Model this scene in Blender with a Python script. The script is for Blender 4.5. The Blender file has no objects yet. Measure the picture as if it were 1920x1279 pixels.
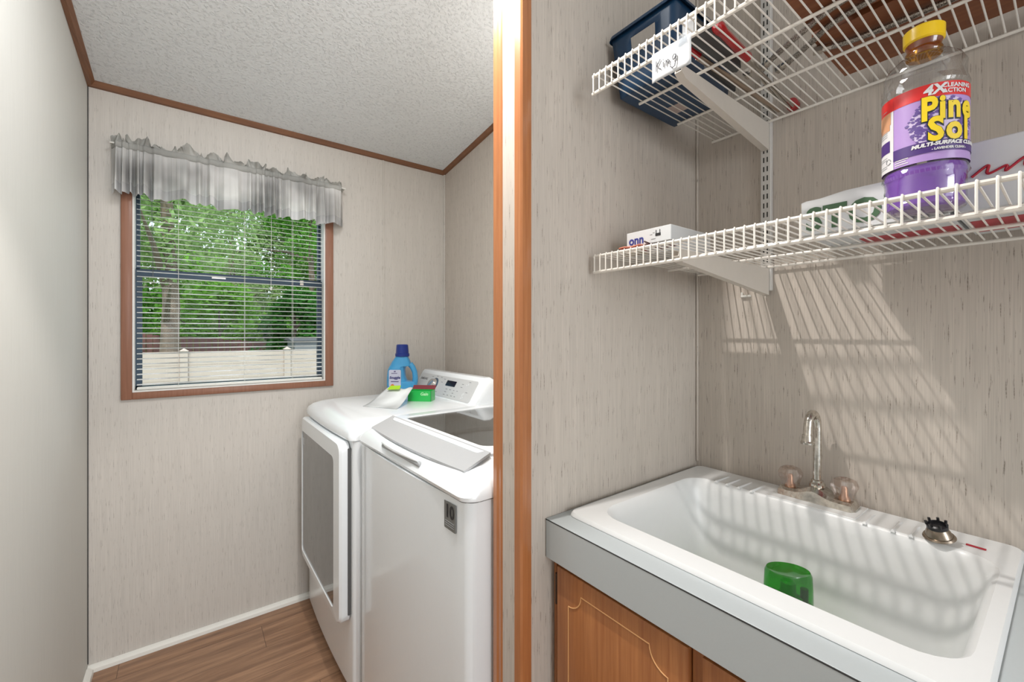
import bpy, bmesh, math, random
from mathutils import Vector, Matrix
random.seed(7)
PI = math.pi
sc = bpy.context.scene
COL = sc.collection
# ------------------------------------------------------------------ camera
cam_d = bpy.data.cameras.new('camera'); cam = bpy.data.objects.new('camera', cam_d); COL.objects.link(cam)
cam.location = (0, 0, 1.27); cam.rotation_euler = (PI/2, 0, -math.radians(37.13))
cam_d.sensor_width = 36; cam_d.lens = 36*799/1920; cam_d.shift_y = -13.5/1920; cam_d.clip_start = 0.02
sc.camera = cam
# ------------------------------------------------------------------ world, exposure
sc.view_settings.view_transform = 'Standard'; sc.view_settings.look = 'None'
sc.view_settings.gamma = 1; sc.view_settings.use_curve_mapping = False
sc.view_settings.exposure = 0.0
w = bpy.data.worlds.new('sky'); sc.world = w; w.use_nodes = True
bg = w.node_tree.nodes['Background']; bg.inputs['Color'].default_value = (0.80, 0.90, 1.0, 1); bg.inputs['Strength'].default_value = 1.8
def lamp(name, kind, loc, energy, color=(1, 1, 1), size=0.1, rot=(0, 0, 0), sy=None):
    l = bpy.data.lights.new(name, kind); l.energy = energy; l.color = color
    if kind == 'AREA':
        l.size = size
        if sy: l.shape = 'RECTANGLE'; l.size_y = sy
    elif kind == 'SUN': l.angle = size
    else: l.shadow_soft_size = size
    o = bpy.data.objects.new(name, l); o.location = loc; o.rotation_euler = rot; COL.objects.link(o); return o
lamp('sun', 'SUN', (0, -6, 12), 2.2, (1, .96, .88), .02, (math.radians(42), 0, math.radians(-25)))
# ceiling lamp bulb over the hall, next to the partition: it throws the shelf shadows
key = lamp('ceiling_downlight', 'SPOT', (.334, .695, 2.24), 40, (1, .945, .89), .008)
key.data.spot_size = math.radians(108); key.data.spot_blend = .28
# added fill panel behind the camera, set as daylight from an assumed window
lamp('added_hall_fill', 'AREA', (.35, -2.42, 1.35), 40, (.95, .98, 1), 1.2, (math.radians(90), 0, 0), 1.9)
# bare bulb on the laundry ceiling, behind the partition
lamp('laundry_bulb', 'POINT', (.93, 1.02, 1.97), 4.5, (1, .98, .95), .05)
# added fill light just above the frame, without a fixture
lamp('added_overhead_fill', 'AREA', (.20, 1.00, 2.36), 14.5, (.98, .99, 1), .44)

# ------------------------------------------------------------------ mesh helpers
class MB:
    def __init__(s): s.v = []; s.f = []; s.m = []
    def add(s, v, f, mi=0):
        b = len(s.v); s.v += [Vector(p) for p in v]
        for q in f: s.f.append([b+i for i in q]); s.m.append(mi)
        return s
    def box(s, x0, x1, y0, y1, z0, z1, mi=0):
        x0, x1 = min(x0, x1), max(x0, x1); y0, y1 = min(y0, y1), max(y0, y1); z0, z1 = min(z0, z1), max(z0, z1)
        v = [(x, y, z) for x in (x0, x1) for y in (y0, y1) for z in (z0, z1)]
        f = [(0, 1, 3, 2), (4, 6, 7, 5), (0, 4, 5, 1), (2, 3, 7, 6), (0, 2, 6, 4), (1, 5, 7, 3)]
        return s.add(v, f, mi)
    def rbox(s, x0, x1, y0, y1, z0, z1, r=.005, seg=2, mi=0):
        bm = bmesh.new(); bmesh.ops.create_cube(bm, size=1)
        for v in bm.verts: v.co = Vector(((x0+x1)/2+v.co.x*abs(x1-x0), (y0+y1)/2+v.co.y*abs(y1-y0), (z0+z1)/2+v.co.z*abs(z1-z0)))
        bmesh.ops.bevel(bm, geom=bm.edges[:], offset=r, segments=seg, profile=.5, affect='EDGES')
        s.bm(bm, mi); return s
    def bm(s, bm, mi=0):
        bm.verts.index_update()
        s.add([v.co.copy() for v in bm.verts], [[v.index for v in f.verts] for f in bm.faces], mi); bm.free(); return s
    def loft(s, loops, cap0=True, cap1=True, mi=0, closed=True):
        n = len(loops[0]); v = [p for l in loops for p in l]; f = []
        for i in range(len(loops)-1):
            for j in range(n if closed else n-1):
                k = (j+1) % n; f.append((i*n+j, i*n+k, (i+1)*n+k, (i+1)*n+j))
        if cap0: f.append(tuple(reversed(range(n))))
        if cap1: f.append(tuple((len(loops)-1)*n+j for j in range(n)))
        return s.add(v, f, mi)
    def tube(s, pts, r, n=8, mi=0, cap=True):
        pts = [Vector(p) for p in pts]; rs = r if isinstance(r, (list, tuple)) else [r]*len(pts)
        T = []
        for i in range(len(pts)):
            a = pts[max(0, i-1)]; b = pts[min(len(pts)-1, i+1)]; T.append((b-a).normalized())
        u = T[0].orthogonal().normalized(); loops = []
        for i, p in enumerate(pts):
            u = (u - T[i]*u.dot(T[i])).normalized(); w_ = T[i].cross(u)
            loops.append([p+(u*math.cos(2*PI*k/n)+w_*math.sin(2*PI*k/n))*rs[i] for k in range(n)])
        return s.loft(loops, cap, cap, mi)
    def lathe(s, prof, c=(0, 0, 0), n=32, mi=0, sx=1, sy=1, axis=None, cap=True):
        M = Matrix.Identity(3) if axis is None else Vector((0, 0, 1)).rotation_difference(Vector(axis)).to_matrix()
        c = Vector(c); loops = []
        for r, z in prof:
            loops.append([c+M @ Vector((r*sx*math.cos(2*PI*k/n), r*sy*math.sin(2*PI*k/n), z)) for k in range(n)])
        return s.loft(loops, cap, cap, mi)
def rr(cx, cy, hx, hy, r, z, n=6):
    r = min(r, hx*.999, hy*.999); out = []
    for qx, qy, a0 in ((1, 1, 0), (-1, 1, PI/2), (-1, -1, PI), (1, -1, 1.5*PI)):
        for k in range(n):
            a = a0+PI/2*k/(n-1); out.append(Vector((cx+qx*(hx-r)+r*math.cos(a), cy+qy*(hy-r)+r*math.sin(a), z)))
    return out
WM = {}
def link(name, mb, mats, parent=None, smooth=35, local=False, uvless=True):
    if not isinstance(mats, (list, tuple)): mats = [mats]
    me = bpy.data.meshes.new(name); v = mb.v
    if parent is not None and not local:
        inv = WM.get(parent, Matrix.Identity(4)).inverted(); v = [inv @ p for p in v]
    loc = Vector((0, 0, 0))
    if parent is None:
        xs = [p.x for p in v]; ys = [p.y for p in v]; zs = [p.z for p in v]
        loc = Vector(((min(xs)+max(xs))/2, (min(ys)+max(ys))/2, min(zs))); v = [p-loc for p in v]
    me.from_pydata([tuple(p) for p in v], [], mb.f)
    for m in mats: me.materials.append(m)
    for i, p in enumerate(me.polygons): p.material_index = mb.m[i]; p.use_smooth = smooth is not None
    bm = bmesh.new(); bm.from_mesh(me)
    bmesh.ops.recalc_face_normals(bm, faces=bm.faces)
    if smooth is not None:
        for e in bm.edges:
            if len(e.link_faces) == 2 and e.calc_face_angle(0) > math.radians(smooth): e.smooth = False
    bm.to_mesh(me); bm.free(); me.update()
    o = bpy.data.objects.new(name, me); o.location = loc; COL.objects.link(o)
    if parent is not None: o.parent = parent; WM[o] = WM.get(parent, Matrix.Identity(4))
    else: WM[o] = Matrix.Translation(loc)
    return o
def tag(o, label, cat, group=None, kind=None):
    o['label'] = label; o['category'] = cat
    if group: o['group'] = group
    if kind: o['kind'] = kind
    return o
def thing(name, loc, label, cat, rz=0, group=None):
    o = bpy.data.objects.new(name, None); o.empty_display_size = .05; o.location = loc; o.rotation_euler = (0, 0, rz); COL.objects.link(o)
    WM[o] = Matrix.Translation(loc) @ Matrix.Rotation(rz, 4, 'Z'); return tag(o, label, cat, group)
def struct(name, mb, mats, smooth=35, parent=None):
    o = link(name, mb, mats, parent, smooth)
    if parent is None: o['kind'] = 'structure'
    return o
def text_mb(s, size, mat4=None, depth=.0003, offset=0, shear=0, align='CENTER', bend=None, mb=None, mi=0, spacing=1.0, xs=1.0):
    cu = bpy.data.curves.new('lettering', 'FONT'); cu.body = s; cu.size = size; cu.extrude = depth; cu.offset = offset; cu.shear = shear
    cu.align_x = align; cu.align_y = 'CENTER'; cu.space_character = spacing; cu.resolution_u = 3
    o = bpy.data.objects.new('lettering', cu); COL.objects.link(o); bpy.context.view_layer.update()
    me = bpy.data.meshes.new_from_object(o.evaluated_get(bpy.context.evaluated_depsgraph_get()))
    bm = bmesh.new(); bm.from_mesh(me)
    bpy.data.objects.remove(o); bpy.data.curves.remove(cu); bpy.data.meshes.remove(me)
    for v in bm.verts: v.co.x *= xs
    if bend:
        x0 = min(v.co.x for v in bm.verts); x1 = max(v.co.x for v in bm.verts); x = x0
        while x < x1:
            bmesh.ops.bisect_plane(bm, geom=bm.verts[:]+bm.edges[:]+bm.faces[:], plane_co=(x, 0, 0), plane_no=(1, 0, 0)); x += .0025
        for v in bm.verts: v.co = Vector(bend(v.co.x, v.co.y, v.co.z))
    elif mat4 is not None:
        for v in bm.verts: v.co = mat4 @ v.co
    mb = mb or MB(); mb.bm(bm, mi); return mb
def frame4(origin, right, up):
    r = Vector(right).normalized(); u = Vector(up).normalized(); n = r.cross(u)
    return Matrix(((r.x, u.x, n.x, origin[0]), (r.y, u.y, n.y, origin[1]), (r.z, u.z, n.z, origin[2]), (0, 0, 0, 1)))

# ------------------------------------------------------------------ materials
def nm(name):
    m = bpy.data.materials.new(name); m.use_nodes = True; nt = m.node_tree; return m, nt, nt.nodes['Principled BSDF']
def M(name, col, rough=.5, metal=0, spec=.5, coat=0, **k):
    m, nt, b = nm(name); b.inputs['Base Color'].default_value = (*col, 1); b.inputs['Roughness'].default_value = rough
    b.inputs['Metallic'].default_value = metal; b.inputs['Specular IOR Level'].default_value = spec; b.inputs['Coat Weight'].default_value = coat
    n = nt.nodes.new('ShaderNodeTexNoise'); n.inputs['Scale'].default_value = k.get('ns', 60)
    tc = nt.nodes.new('ShaderNodeTexCoord'); nt.links.new(tc.outputs['Object'], n.inputs['Vector'])
    mx = nt.nodes.new('ShaderNodeMix'); mx.data_type = 'RGBA'; v = k.get('var', .04)
    mx.inputs[6].default_value = (*[c*(1-v) for c in col], 1); mx.inputs[7].default_value = (*[min(1, c*(1+v)) for c in col], 1)
    nt.links.new(n.outputs['Fac'], mx.inputs[0]); nt.links.new(mx.outputs[2], b.inputs['Base Color'])
    if k.get('bump'):
        bp = nt.nodes.new('ShaderNodeBump'); bp.inputs['Strength'].default_value = k['bump']; bp.inputs['Distance'].default_value = .001
        nt.links.new(n.outputs['Fac'], bp.inputs['Height']); nt.links.new(bp.outputs[0], b.inputs['Normal'])
    return m
def maths(nt, op, a, b=None, clamp=False):
    n = nt.nodes.new('ShaderNodeMath'); n.operation = op; n.use_clamp = clamp
    for i, x in enumerate((a, b)):
        if x is None: continue
        if isinstance(x, (int, float)): n.inputs[i].default_value = x
        else: nt.links.new(x, n.inputs[i])
    return n.outputs[0]
def geo_uv(nt):
    g = nt.nodes.new('ShaderNodeNewGeometry'); s = nt.nodes.new('ShaderNodeSeparateXYZ'); nt.links.new(g.outputs['Position'], s.inputs[0])
    return s.outputs
def noise(nt, vec, scale=1, detail=2, rough=.5):
    n = nt.nodes.new('ShaderNodeTexNoise'); n.inputs['Scale'].default_value = scale; n.inputs['Detail'].default_value = detail; n.inputs['Roughness'].default_value = rough
    nt.links.new(vec, n.inputs['Vector']); return n.outputs['Fac']
def comb(nt, x, y, z=0):
    c = nt.nodes.new('ShaderNodeCombineXYZ')
    for i, q in enumerate((x, y, z)):
        if isinstance(q, (int, float)): c.inputs[i].default_value = q
        else: nt.links.new(q, c.inputs[i])
    return c.outputs[0]
def mix(nt, fac, a, b):
    m = nt.nodes.new('ShaderNodeMix'); m.data_type = 'RGBA'
    for i, q in ((0, fac), (6, a), (7, b)):
        if isinstance(q, (int, float)): m.inputs[i].default_value = q
        elif isinstance(q, tuple): m.inputs[i].default_value = (*q, 1)
        else: nt.links.new(q, m.inputs[i])
    return m.outputs[2]
def ramp(nt, fac, lo, hi):
    r = nt.nodes.new('ShaderNodeMapRange'); r.inputs[1].default_value = lo; r.inputs[2].default_value = hi; nt.links.new(fac, r.inputs[0]); return r.outputs[0]
def wallpaper(name, base, fleck=.5, streak=.5, rough=.5):
    m, nt, b = nm(name); X, Y, Z = geo_uv(nt); u = maths(nt, 'ADD', X, Y)
    fib = noise(nt, comb(nt, maths(nt, 'MULTIPLY', u, 480), maths(nt, 'MULTIPLY', Z, 6)), 1, 3)
    med = noise(nt, comb(nt, maths(nt, 'MULTIPLY', u, 60), maths(nt, 'MULTIPLY', Z, 2.5), 3.3), 1, 2)
    big = noise(nt, comb(nt, maths(nt, 'MULTIPLY', u, 3), maths(nt, 'MULTIPLY', Z, 2), 9), 1, 2)
    c = mix(nt, ramp(nt, fib, .3, .7), tuple(x*(1-.13*streak) for x in base), tuple(min(1, x*(1+.10*streak)) for x in base))
    c = mix(nt, maths(nt, 'MULTIPLY', ramp(nt, med, .35, .7), .25*streak), c, tuple(x*.80 for x in base))
    fl1 = noise(nt, comb(nt, maths(nt, 'MULTIPLY', u, 430), maths(nt, 'MULTIPLY', Z, 20), 5), 1, 1.5)
    fl2 = noise(nt, comb(nt, maths(nt, 'MULTIPLY', u, 420), maths(nt, 'MULTIPLY', Z, 240), 1), 1, 0)
    f = maths(nt, 'MULTIPLY', ramp(nt, fl1, .64, .70), maths(nt, 'ADD', maths(nt, 'MULTIPLY', ramp(nt, fl2, .35, .6), .5), .5))
    c = mix(nt, maths(nt, 'MULTIPLY', f, fleck), c, (base[0]*.30, base[1]*.27, base[2]*.24))
    c = mix(nt, maths(nt, 'MULTIPLY', ramp(nt, big, .3, .8), .06), c, (base[0], base[1]*.93, base[2]*.88))
    nt.links.new(c, b.inputs['Base Color']); b.inputs['Roughness'].default_value = rough; b.inputs['Specular IOR Level'].default_value = .22
    bp = nt.nodes.new('ShaderNodeBump'); bp.inputs['Strength'].default_value = .12; bp.inputs['Distance'].default_value = .0006
    nt.links.new(fib, bp.inputs['Height']); nt.links.new(bp.outputs[0], b.inputs['Normal']); return m
def wood(name, base, dark, axis='Z', scale=1, rough=.35, coat=.3, contrast=1):
    m, nt, b = nm(name); X, Y, Z = geo_uv(nt)
    if axis == 'Z': u, l, t = X, Z, Y
    elif axis == 'X': u, l, t = Z, X, Y
    else: u, l, t = Z, Y, X
    ut = maths(nt, 'ADD', u, maths(nt, 'MULTIPLY', t, 1.0))
    g = noise(nt, comb(nt, maths(nt, 'MULTIPLY', ut, 160*scale), maths(nt, 'MULTIPLY', l, 5*scale)), 1, 4, .6)
    g2 = noise(nt, comb(nt, maths(nt, 'MULTIPLY', ut, 30*scale), maths(nt, 'MULTIPLY', l, 2.0*scale), 4), 1, 3)
    c = mix(nt, ramp(nt, g, .3, .7), base, dark); c = mix(nt, maths(nt, 'MULTIPLY', ramp(nt, g2, .35, .7), .5*contrast), c, tuple(x*.75 for x in dark))
    nt.links.new(c, b.inputs['Base Color']); b.inputs['Roughness'].default_value = rough; b.inputs['Coat Weight'].default_value = coat; b.inputs['Coat Roughness'].default_value = .15
    return m
def glassy(name, tint, gloss=.08, rough=.02, refr=False):
    m = bpy.data.materials.new(name); m.use_nodes = True; nt = m.node_tree; nt.nodes.clear()
    o = nt.nodes.new('ShaderNodeOutputMaterial'); t = nt.nodes.new('ShaderNodeBsdfTransparent'); t.inputs[0].default_value = (*tint, 1)
    g = nt.nodes.new('ShaderNodeBsdfGlossy'); g.inputs['Roughness'].default_value = rough
    lw = nt.nodes.new('ShaderNodeLayerWeight'); lw.inputs[0].default_value = .5
    mx = nt.nodes.new('ShaderNodeMixShader'); a = maths(nt, 'ADD', maths(nt, 'MULTIPLY', maths(nt, 'POWER', lw.outputs['Facing'], 4), .8), gloss, True)
    nt.links.new(a, mx.inputs[0]); nt.links.new(t.outputs[0], mx.inputs[1]); nt.links.new(g.outputs[0], mx.inputs[2]); nt.links.new(mx.outputs[0], o.inputs[0]); return m
def trans(name, col, tr=.5, rough=.8, alpha=1.0):
    m = bpy.data.materials.new(name); m.use_nodes = True; nt = m.node_tree; nt.nodes.clear()
    o = nt.nodes.new('ShaderNodeOutputMaterial'); d = nt.nodes.new('ShaderNodeBsdfDiffuse'); d.inputs[0].default_value = (*col, 1)
    t = nt.nodes.new('ShaderNodeBsdfTranslucent'); t.inputs[0].default_value = (*col, 1)
    mx = nt.nodes.new('ShaderNodeMixShader'); mx.inputs[0].default_value = tr
    nt.links.new(d.outputs[0], mx.inputs[1]); nt.links.new(t.outputs[0], mx.inputs[2])
    g = nt.nodes.new('ShaderNodeNewGeometry'); n = nt.nodes.new('ShaderNodeTexNoise'); n.inputs['Scale'].default_value = 6
    nt.links.new(g.outputs['Position'], n.inputs['Vector'])
    c = mix(nt, ramp(nt, n.outputs['Fac'], .35, .65), tuple(x*.7 for x in col), tuple(min(1, x*1.25) for x in col))
    nt.links.new(c, d.inputs[0]); nt.links.new(c, t.inputs[0])
    if alpha < 1:
        tp = nt.nodes.new('ShaderNodeBsdfTransparent'); m2 = nt.nodes.new('ShaderNodeMixShader'); m2.inputs[0].default_value = alpha
        nt.links.new(tp.outputs[0], m2.inputs[1]); nt.links.new(mx.outputs[0], m2.inputs[2]); nt.links.new(m2.outputs[0], o.inputs[0])
    else: nt.links.new(mx.outputs[0], o.inputs[0])
    return m

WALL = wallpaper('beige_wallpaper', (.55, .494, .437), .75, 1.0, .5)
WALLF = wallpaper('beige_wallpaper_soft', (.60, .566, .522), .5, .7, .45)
WALLL = wallpaper('wallpaper_pale_sheen', (.64, .64, .605), .08, .25, .55)  # same wallpaper; the left wall's grazing sheen is put into a paler colour
OAK = wood('orange_stained_trim', (.50, .20, .075), (.38, .135, .045), 'Z', 1, .28, .5, .5)
BRN_X = wood('brown_trim_x', (.24, .105, .045), (.15, .06, .028), 'X', 1, .45, .1, .5)
BRN_Y = wood('brown_trim_y', (.24, .105, .045), (.15, .06, .028), 'Y', 1, .45, .1, .5)
WINWOOD = wood('window_casing_wood', (.30, .135, .08), (.24, .10, .055), 'Z', 1, .5, .1, .3)
CAB = wood('oak_cabinet', (.47, .195, .065), (.31, .105, .032), 'Z', .9, .38, .25, .9)
BOARD = wood('brown_board', (.32, .11, .04), (.22, .07, .026), 'Y', .6, .5, .1, .6)
INLAY = M('routed_line_pale', (.72, .40, .17), .5)
WHITE = M('white_enamel', (.81, .84, .86), .22, coat=.3, var=.01)
WHITEP = M('white_painted_trim', (.78, .77, .72), .4, var=.02)
WIREW = M('white_vinyl_coated_wire', (.80, .76, .70), .35, var=.03)
BRACK = M('beige_painted_steel', (.62, .57, .51), .45, var=.03)
STDW = M('standard_white_steel', (.62, .60, .57), .4, var=.02)
SLOT = M('slot_dark', (.03, .028, .025), .8)
LAM = M('grey_laminate', (.45, .485, .495), .38, var=.02, ns=300)
SEAM = M('dark_seam', (.035, .035, .035), .8)
SINKM = M('white_moulded_plastic', (.76, .77, .77), .33, var=.015)
CHROME = M('aged_chrome', (.62, .59, .54), .12, 1, ns=130, var=.5, bump=.10)
STEEL = M('steel', (.50, .47, .43), .30, 1, var=.2)
BRONZE = M('tarnished_metal', (.30, .25, .20), .25, 1, var=.3)
BLACK = M('black_plastic', (.012, .012, .014), .35)
DGREY = M('dark_grey_plastic', (.05, .055, .055), .45)
GREYP = M('silver_grey_panel', (.50, .515, .53), .20, .2, coat=.4, var=.01)
CONS = M('console_silver', (.62, .63, .63), .28, .15, var=.01)
APPG = M('appliance_side_grey', (.50, .51, .515), .35, var=.01)
RED = M('red_vinyl_grip', (.45, .01, .015), .28, coat=.4)
BLUEB = M('navy_plastic', (.006, .038, .095), .35)
BLUEIN = M('navy_plastic_inside', (.012, .03, .10), .45)
PAPER = M('white_paper', (.62, .63, .64), .6, var=.02)
INK = M('dark_ink', (.02, .02, .022), .6)
CARD = M('white_cardboard', (.66, .68, .69), .5, var=.02)
CARDIN = M('raw_card_edge', (.42, .36, .28), .8)
GREENP = M('green_print', (.055, .13, .06), .5)
REDP = M('red_print', (.42, .012, .03), .45)
BLUEP = M('blue_print', (.035, .045, .25), .45)
GREYPR = M('grey_print', (.28, .29, .30), .5)
FLOORL = None
def floor_mat():
    m, nt, b = nm('vinyl_plank_floor'); X, Y, Z = geo_uv(nt)
    row = maths(nt, 'FLOOR', maths(nt, 'DIVIDE', Y, .152))
    off = maths(nt, 'MULTIPLY', maths(nt, 'FRACT', maths(nt, 'MULTIPLY', row, .37)), 1.2)
    xx = maths(nt, 'DIVIDE', maths(nt, 'ADD', X, off), 1.22); colid = maths(nt, 'FLOOR', xx)
    wn = nt.nodes.new('ShaderNodeTexWhiteNoise'); wn.noise_dimensions = '2D'; nt.links.new(comb(nt, row, colid), wn.inputs['Vector'])
    v = wn.outputs['Value']
    g = noise(nt, comb(nt, maths(nt, 'MULTIPLY', X, 3.2), maths(nt, 'MULTIPLY', Y, 34), maths(nt, 'MULTIPLY', v, 20)), 1, 5, .6)
    g2 = noise(nt, comb(nt, maths(nt, 'MULTIPLY', X, 7), maths(nt, 'MULTIPLY', Y, 150), maths(nt, 'MULTIPLY', v, 9)), 1, 3, .6)
    c = mix(nt, ramp(nt, g, .3, .72), (.45, .255, .145), (.13, .06, .031))
    c = mix(nt, maths(nt, 'MULTIPLY', ramp(nt, g2, .45, .75), .5), c, (.12, .055, .028))
    c = mix(nt, maths(nt, 'MULTIPLY', v, .25), c, (.42, .27, .18))
    fy = maths(nt, 'FRACT', maths(nt, 'DIVIDE', Y, .152)); fx = maths(nt, 'FRACT', xx)
    seam = maths(nt, 'MAXIMUM', maths(nt, 'LESS_THAN', fy, .012), maths(nt, 'LESS_THAN', fx, .0018))
    c = mix(nt, maths(nt, 'MULTIPLY', seam, .7), c, (.06, .03, .02))
    nt.links.new(c, b.inputs['Base Color']); b.inputs['Roughness'].default_value = .38; return m
def ceil_mat():
    m, nt, b = nm('textured_ceiling'); g = nt.nodes.new('ShaderNodeNewGeometry')
    n1 = noise(nt, g.outputs['Position'], 95, 3, .6); n2 = noise(nt, g.outputs['Position'], 230, 2, .6)
    h = maths(nt, 'ADD', ramp(nt, n1, .48, .62), maths(nt, 'MULTIPLY', n2, .4))
    c = mix(nt, ramp(nt, n1, .56, .68), (.76, .775, .78), (.62, .635, .64)); nt.links.new(c, b.inputs['Base Color'])
    bp = nt.nodes.new('ShaderNodeBump'); bp.inputs['Strength'].default_value = .6; bp.inputs['Distance'].default_value = .003
    nt.links.new(h, bp.inputs['Height']); nt.links.new(bp.outputs[0], b.inputs['Normal']); b.inputs['Roughness'].default_value = .85; return m
FLOOR = floor_mat(); CEIL = ceil_mat()

# ------------------------------------------------------------------ room
XL, XR, YW, YB = -.305, 1.195, 2.236, -2.5
PF, PB, PX = .675, .765, .536          # partition: face, back, free end
def cz(y): return 2.216+.14*(YW-y)
struct('floor', MB().box(XL-.1, XR+.1, YB-.1, YW+.12, -.06, 0), FLOOR)
m = MB(); m.add([(XL-.1, YW+.12, cz(YW+.12)), (XR+.1, YW+.12, cz(YW+.12)), (XR+.1, YB-.1, cz(YB-.1)), (XL-.1, YB-.1, cz(YB-.1)),
       (XL-.1, YW+.12, cz(YW+.12)+.08), (XR+.1, YW+.12, cz(YW+.12)+.08), (XR+.1, YB-.1, cz(YB-.1)+.08), (XL-.1, YB-.1, cz(YB-.1)+.08)],
      [(0, 1, 2, 3), (7, 6, 5, 4), (0, 4, 5, 1), (1, 5, 6, 2), (2, 6, 7, 3), (3, 7, 4, 0)])
struct('ceiling', m, CEIL)
def wallprism(x0, x1, y0, y1):         # vertical slab whose top follows the sloped ceiling
    v = []
    for x in (x0, x1):
        for y in (y0, y1): v += [(x, y, 0), (x, y, cz(y)+.01)]
    return MB().add(v, [(0, 1, 3, 2), (4, 6, 7, 5), (0, 4, 5, 1), (2, 3, 7, 6), (0, 2, 6, 4), (1, 5, 7, 3)])
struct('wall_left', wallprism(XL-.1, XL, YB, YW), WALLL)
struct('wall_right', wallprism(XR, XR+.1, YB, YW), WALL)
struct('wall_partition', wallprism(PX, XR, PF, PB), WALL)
# window wall with its opening
WX0, WX1, WZ0, WZ1 = -.178, .533, 1.040, 1.90
m = MB(); zt = cz(YW)+.02
m.box(XL-.1, WX0, YW, YW+.1, 0, zt); m.box(WX1, XR+.1, YW, YW+.1, 0, zt); m.box(WX0, WX1, YW, YW+.1, 0, WZ0); m.box(WX0, WX1, YW, YW+.1, WZ1, zt)
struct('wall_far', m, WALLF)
# unseen back wall of the hall; its window is added for the fill light
m = MB(); zb = cz(YB)+.02
m.box(XL-.1, -.25, YB-.1, YB, 0, zb); m.box(.95, XR+.1, YB-.1, YB, 0, zb); m.box(-.25, .95, YB-.1, YB, 0, .4); m.box(-.25, .95, YB-.1, YB, 2.3, zb)
struct('wall_back', m, WALLF)
m = MB()
for a, b_, c, d in ((-.25, -.20, .4, 2.3), (.90, .95, .4, 2.3), (-.20, .90, .4, .45), (-.20, .90, 2.25, 2.3), (.33, .37, .45, 2.25)): m.box(a, b_, YB-.07, YB-.02, c, d)
struct('added_unseen_window', m, WHITEP)
# seams and strips
struct('trim_1', MB().rbox(.823, .833, YW-.003, YW+.001, .02, 2.205, .001, 1), WALLF)
struct('trim_2', MB().rbox(XR-.008, XR+.001, YW-.010, YW-.001, .02, 2.205, .002, 1), WALLF)
struct('trim_3', MB().rbox(XR-.006, XR+.001, PF-.007, PF-.0005, .895, 2.42, .002, 1), WALL)
struct('trim_4', MB().box(XL+.0005, XL+.003, YW-.003, YW-.0005, .03, 2.2), SEAM)
# ceiling mouldings
m = MB()
m.loft([[(x, YW-.0005, 2.198), (x, YW-.012, 2.200), (x, YW-.022, cz(YW-.022)-.004), (x, YW-.022, cz(YW-.022)+.002), (x, YW-.0005, cz(YW)+.002)] for x in (XL+.001, XR-.001)])
struct('trim_5', m, BRN_X, None)
def ymould(x, s, y0, y1):
    return MB().loft([[(x, y, cz(y)-.018), (x+s*.012, y, cz(y)-.016), (x+s*.022, y, cz(y)-.004), (x+s*.022, y, cz(y)+.002), (x, y, cz(y)+.002)] for y in (y0, y1)])
struct('trim_6', ymould(XL+.0005, 1, YB+.01, YW-.001), BRN_Y, None)
struct('trim_7', ymould(XR-.0005, -1, PB+.001, YW-.001), BRN_Y, None)
# corner mouldings on the free end of the partition
def corner(yc, s):                     # L-shaped outside corner moulding; s=-1 near corner
    zt_ = cz(yc)-.002; w_ = .024; t = .006
    prof = [(PX+.022, yc), (PX+.022, yc+s*t*.6), (PX+.010, yc+s*t), (PX-t*.4, yc+s*t), (PX-t, yc+s*t*.4), (PX-t, yc-s*.010), (PX-t*.45, yc-s*.014), (PX-t*.45, yc-s*(w_-.003)), (PX, yc-s*w_), (PX, yc)]
    return MB().loft([[(x, y, z) for x, y in prof] for z in (0.001, zt_)])
struct('trim_8', corner(PF, -1), OAK, None)
struct('trim_9', corner(PB, 1), OAK, None)
# baseboards
def base(name, pts):
    struct(name, MB().add(*pts), WHITEP)
m = MB().loft([[(x, YW-.0005, .001), (x, YW-.020, .001), (x, YW-.018, .014), (x, YW-.008, .023), (x, YW-.0005, .024)] for x in (XL+.001, XR-.001)])
struct('baseboard_far', m, WHITEP)
m = MB().loft([[(XL+.0005, y, .001), (XL+.020, y, .001), (XL+.018, y, .014), (XL+.008, y, .023), (XL+.0005, y, .024)] for y in (YB+.001, YW-.021)])
struct('baseboard_left', m, WHITEP)

# ------------------------------------------------------------------ laundry window
m = MB(); t = .036; y0 = YW-.012
CX0, CX1, CZ0, CZ1 = WX0-.034, WX1+.038, WZ0-.028, WZ1+.035
m.rbox(CX0, WX0, y0, YW-.0005, CZ0, CZ1, .003, 2); m.rbox(WX1, CX1, y0, YW-.0005, CZ0, CZ1, .003, 2)
m.rbox(WX0-.001, WX1+.001, y0, YW-.0005, CZ0, WZ0, .003, 2); m.rbox(WX0-.001, WX1+.001, y0, YW-.0005, WZ1, CZ1, .003, 2)
win = struct('window_1', m, WINWOOD)
LIN = M('white_reveal', (.74, .73, .70), .5); ALU = M('dark_blue_aluminium', (.03, .055, .085), .4, .3)
m = MB(); e = .006
m.box(WX0, WX0+e, YW-.010, YW+.098, WZ0, WZ1); m.box(WX1-e, WX1, YW-.010, YW+.098, WZ0, WZ1); m.box(WX0+e, WX1-e, YW-.010, YW+.098, WZ0, WZ0+e); m.box(WX0+e, WX1-e, YW-.010, YW+.098, WZ1-e, WZ1)
struct('reveal', m, LIN, parent=win)
MR = 1.523
m = MB(); ys = YW+.055; f = .020; xa, xb = WX0+e, WX1-e; za, zb_ = WZ0+e, WZ1-e
m.box(xa, xa+.012, ys, ys+.03, MR, zb_); m.box(xb-.012, xb, ys, ys+.03, MR, zb_); m.box(xa, xb, ys, ys+.03, zb_-f, zb_); m.box(xa, xb, ys, ys+.03, MR-.010, MR+.012)
struct('upper_sash', m, ALU, parent=win)
m = MB(); ys2 = YW+.035
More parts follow.
